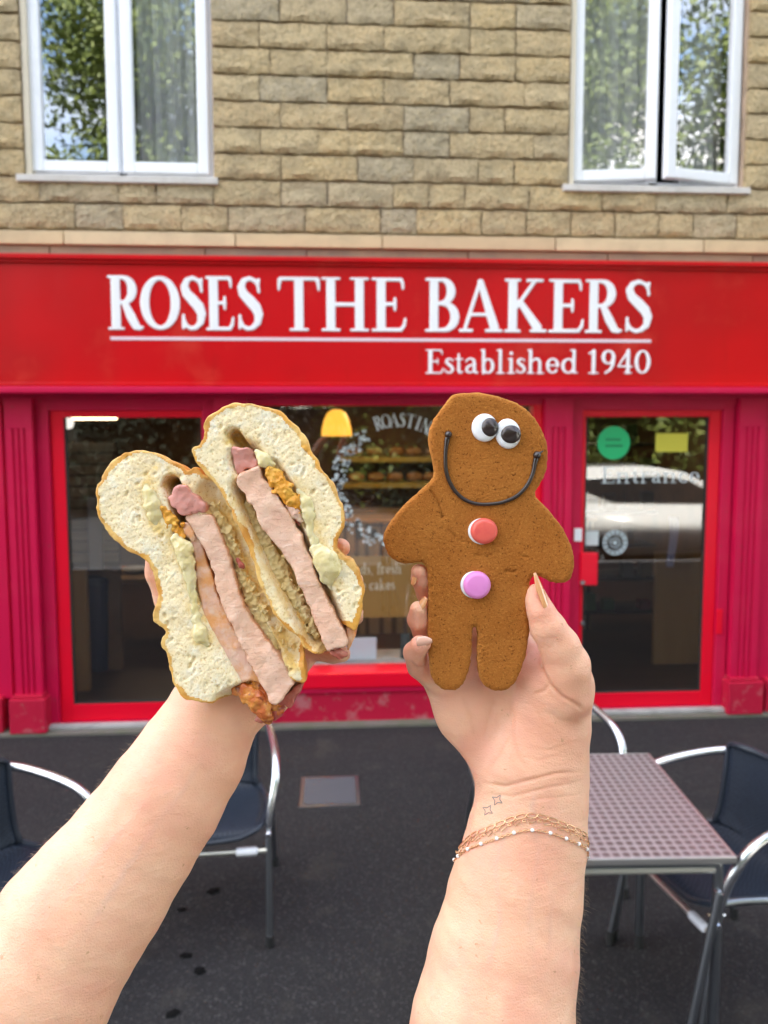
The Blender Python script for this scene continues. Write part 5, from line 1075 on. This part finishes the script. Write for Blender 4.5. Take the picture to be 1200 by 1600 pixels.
# nails
def nail(u,v,d,L_,W_,ang,tilt_y,tilt_x,m,par,curve=.5,tipx=1.0,name='fingernail'):
    """curved plate: centre, length and width in pixels, in-plane angle of the tip, tilt about the long and cross axes"""
    n, k_ = 14, 9; s = d/F; V_ = []
    for j in range(n+1):
        b = (j/n-.5)*L_*s; wd = W_*s*.5*(1-.10*(2*j/n-1)**2)*(1.0 if j/n < .55 else (1-(1-tipx)*((j/n-.55)/.45)**1.6))*(1 if j/n > .12 else .72+.28*j/n/.12)
        for i in range(k_+1):
            a = (i/k_*2-1); V_.append((a*wd, b, -curve*wd*a*a-.10*(b/(L_*s*.5))**2*L_*s*.25))
    V_ = np.array(V_); back = V_.copy(); back[:,2] -= .45; V_ = np.concatenate([V_,back]); o_ = (n+1)*(k_+1); f = []
    for j in range(n):
        for i in range(k_): a = j*(k_+1)+i; f += [(a,a+1,a+k_+2,a+k_+1),(o_+a,o_+a+k_+1,o_+a+k_+2,o_+a+1)]
    bd = list(range(k_+1))+[j*(k_+1)+k_ for j in range(1,n+1)]+[n*(k_+1)+i for i in range(k_-1,-1,-1)]+[j*(k_+1) for j in range(n-1,0,-1)]
    f += [(bd[i],o_+bd[i],o_+bd[(i+1)%len(bd)],bd[(i+1)%len(bd)]) for i in range(len(bd))]
    Rm = np.array(Matrix.Rotation(-ang,3,'Z') @ Matrix.Rotation(tilt_x,3,'X') @ Matrix.Rotation(tilt_y,3,'Y')); V_ = V_@Rm.T+cmm(u,v,d)
    return finish(name,V_,np.array(f),m,par)
R_ = math.radians
nail(663,1004,443.0,25,17,R_(80),R_(12),R_(6),nailm,armR,.5,.35)
nail(645,899,456,30,16,R_(14),R_(-66),R_(4),nailp,armR,.5,.5)
nail(655,944,452,30,17,R_(38),R_(-52),R_(8),nailp,armR,.5,.5)
nail(849,922,443.5,60,22,R_(-20),R_(58),R_(-5),nailp,armR,.45,.35)
# bracelets on the right wrist
bv = BVHTree.FromPolygons([Vector(p) for p in VR.tolist()],QR.tolist())
def wrist_ring(v_side, v_front, n, off=.5):
    """closed loop on the skin through the given rows at the sides and at the front"""
    out = []; y0 = cmm(821,v_side,466)[1]; lift = cmm(821,v_front,438)[1]-y0; c0_ = cmm(821,v_side,466)
    for i in range(n):
        a = 2*PI*i/n; c = Vector((c0_[0],y0+lift*(max(math.cos(a),0)**.62-.35*max(-math.cos(a),0)),c0_[2])); d = Vector((math.sin(a),0,math.cos(a))); hit = bv.ray_cast(c+d*90,-d)
        p = hit[0] if hit[0] is not None else c+d*32
        out.append(np.array(p+d*off))
    out = np.array(out)
    return (out+np.roll(out,1,0)+np.roll(out,-1,0))/3
gold = mat('rose_gold',(.86,.56,.33),.2,1.0); pearl = mat('white_bead',(.88,.86,.84),.2,coat=.6)
def along(P, step, mult=1):
    d = np.linalg.norm(np.roll(P,-1,0)-P,axis=1); cum = np.concatenate([[0],np.cumsum(d)]); n = int(cum[-1]/step)//mult*mult; out = []
    for i in range(n):
        s = i*cum[-1]/n; j = np.searchsorted(cum,s,'right')-1; t_ = (s-cum[j])/max(d[j],1e-9); a, b = P[j],P[(j+1)%len(P)]; tan = b-a; out.append((a+(b-a)*t_, tan/np.linalg.norm(tan)))
    return out
def basis(p, tan, cen):
    n = p-cen; n[1] *= .3; n -= tan*(n@tan); n /= np.linalg.norm(n); b = np.cross(tan,n); return n, b
def link_mesh(pts2, r, closed=True):
    return MB().tube([(a,b,0) for a,b in pts2],r,6,closed=closed)
cen0 = cmm(821,1320,466)
def place(mb_pts, p, tan, n, b, roll=0):
    M_ = np.stack([tan, b*math.cos(roll)+n*math.sin(roll), n*math.cos(roll)-b*math.sin(roll)],1); return np.array([tuple(v_) for v_ in mb_pts])@M_.T+p
def chain_part(name, mb, P, m, par, attrs=None):
    me = bpy.data.meshes.new(name); me.from_pydata([tuple(p) for p in to_world(P)],[],mb.f); me.update(); me.shade_smooth(); return add(name,me,m,par)
diamond = link_mesh([(-2.3,0),(-.4,.5),(0,2.2),(.4,.5),(2.3,0),(.4,-.5),(0,-2.2),(-.4,-.5)],.29)
diam2 = link_mesh([(-2.4,-.4),(-1.5,1.6),(2.4,.4),(1.5,-1.6)],.31)
oval = link_mesh([(2.0*math.cos(a)+ (1.1 if math.cos(a) > 0 else -1.1), 1.15*math.sin(a)) for a in [2*PI*i/14 for i in range(14)]],.30)
small = link_mesh([(1.0*math.cos(2*PI*i/8),.6*math.sin(2*PI*i/8)) for i in range(8)],.30)
P1 = wrist_ring(1336,1291,64); tb = thing('chain_bracelet','rose gold chain bracelet of diamond-shaped links, upper one on the right wrist','bracelet',tuple(to_world(P1[0])))
for i,(p,tn) in enumerate(along(P1,4.4,2)):
    n_, b_ = basis(p,tn,cen0); chain_part('link',diam2 if i%2 == 0 else small,place((diam2 if i%2 == 0 else small).v,p+n_*.5,tn,n_,b_,.15 if i%4 else -.3),gold,tb)
P1b = wrist_ring(1326,1284,64); 
for i,(p,tn) in enumerate(along(P1b,6.4)):
    n_, b_ = basis(p,tn,cen0); chain_part('oval_link',oval,place(oval.v,p+n_*.4,tn,n_,b_,.1),gold,tb)
P2_ = wrist_ring(1347,1305,72); tp = thing('bead_bracelet','fine gold bracelet with tiny white beads, lowest one on the right wrist','bracelet',tuple(to_world(P2_[0])))
for i,(p,tn) in enumerate(along(P2_,1.75,6)):
    n_, b_ = basis(p,tn,cen0)
    if i%6 == 0:
        mb = MB().lathe([(.01,-1.25),(.8,-.9),(1.2,0),(.8,.9),(.01,1.25)],(0,0,0),12,'x'); chain_part('bead',mb,place(mb.v,p+n_*.6,tn,n_,b_),pearl,tp)
    else: chain_part('fine_link',small,place(small.v,p+n_*.3,tn,n_,b_,(i%2)*1.3),gold,tp)
# tattoo: two small open four-pointed stars lying on the skin
def skin_pt(u, v, lift=.12, tree=None):
    d = Vector(tuple(cmm(u,v,1.0))).normalized(); hit = (tree or bv).ray_cast(Vector((0,0,0)),d); return None if hit[0] is None else np.array(hit[0]-d*lift)
for cu, cv, r in ((762,1266,8),(777,1250,8)):
    P_ = []
    for i in range(8):
        a = 2*PI*i/8+.55; q = r*(1.15 if i%2 == 0 else .48); P_.append((cu+q*math.cos(a),cv+q*math.sin(a)))
    pts = []
    for i in range(8):
        a, b = P_[i],P_[(i+1)%8]
        for t_ in (0,.33,.66): 
            s3 = skin_pt(a[0]+(b[0]-a[0])*t_,a[1]+(b[1]-a[1])*t_,.05); pts.append(tuple(s3))
    mb = MB().tube(pts,.22,5,closed=True); chain_part('star_tattoo',mb,np.array([tuple(q) for q in mb.v]),inkm,armR)
# fine arm hairs
bl = BVHTree.FromPolygons([Vector(p) for p in VL_.tolist()],QL.tolist())
hairm = mat('arm_hair',(.42,.30,.20),.5)
def hairs(V, Q, par, sel, n, seed, grow, lmin=2.5, lmax=6.5, rad=.036):
    N = vnormals(V,Q); idx = np.flatnonzero(sel(V,N)); r = np.random.RandomState(seed); mb = MB()
    for i in r.choice(idx,n):
        p, nn = V[i], N[i]; g = np.array(grow)+r.normal(size=3)*.25; l = r.uniform(lmin,lmax); q = [p, p+nn*l*.45+g*l*.25, p+nn*l*.6+g*l*.7]
        mb.tube([tuple(x) for x in q],[rad,rad*.8,rad*.3],3)
    me = bpy.data.meshes.new('arm_hair'); me.from_pydata([tuple(p) for p in to_world(np.array([tuple(x) for x in mb.v]))],[],mb.f); me.update(); o = add('arm_hair',me,hairm,par); o['kind'] = 'stuff'
hairs(VR,QR,armR,lambda V,N: (N[:,0] > .72)&(uv_of(V)[1] > 1300)&(uv_of(V)[1] < 1640),420,1,(.1,-.8,0))
hairs(VL_,QL,armL,lambda V,N: (N[:,0]*-.6+N[:,1]*.6 > .60)&(uv_of(V)[1] > 1150)&(uv_of(V)[1] < 1500),420,2,(-.2,-.6,0))
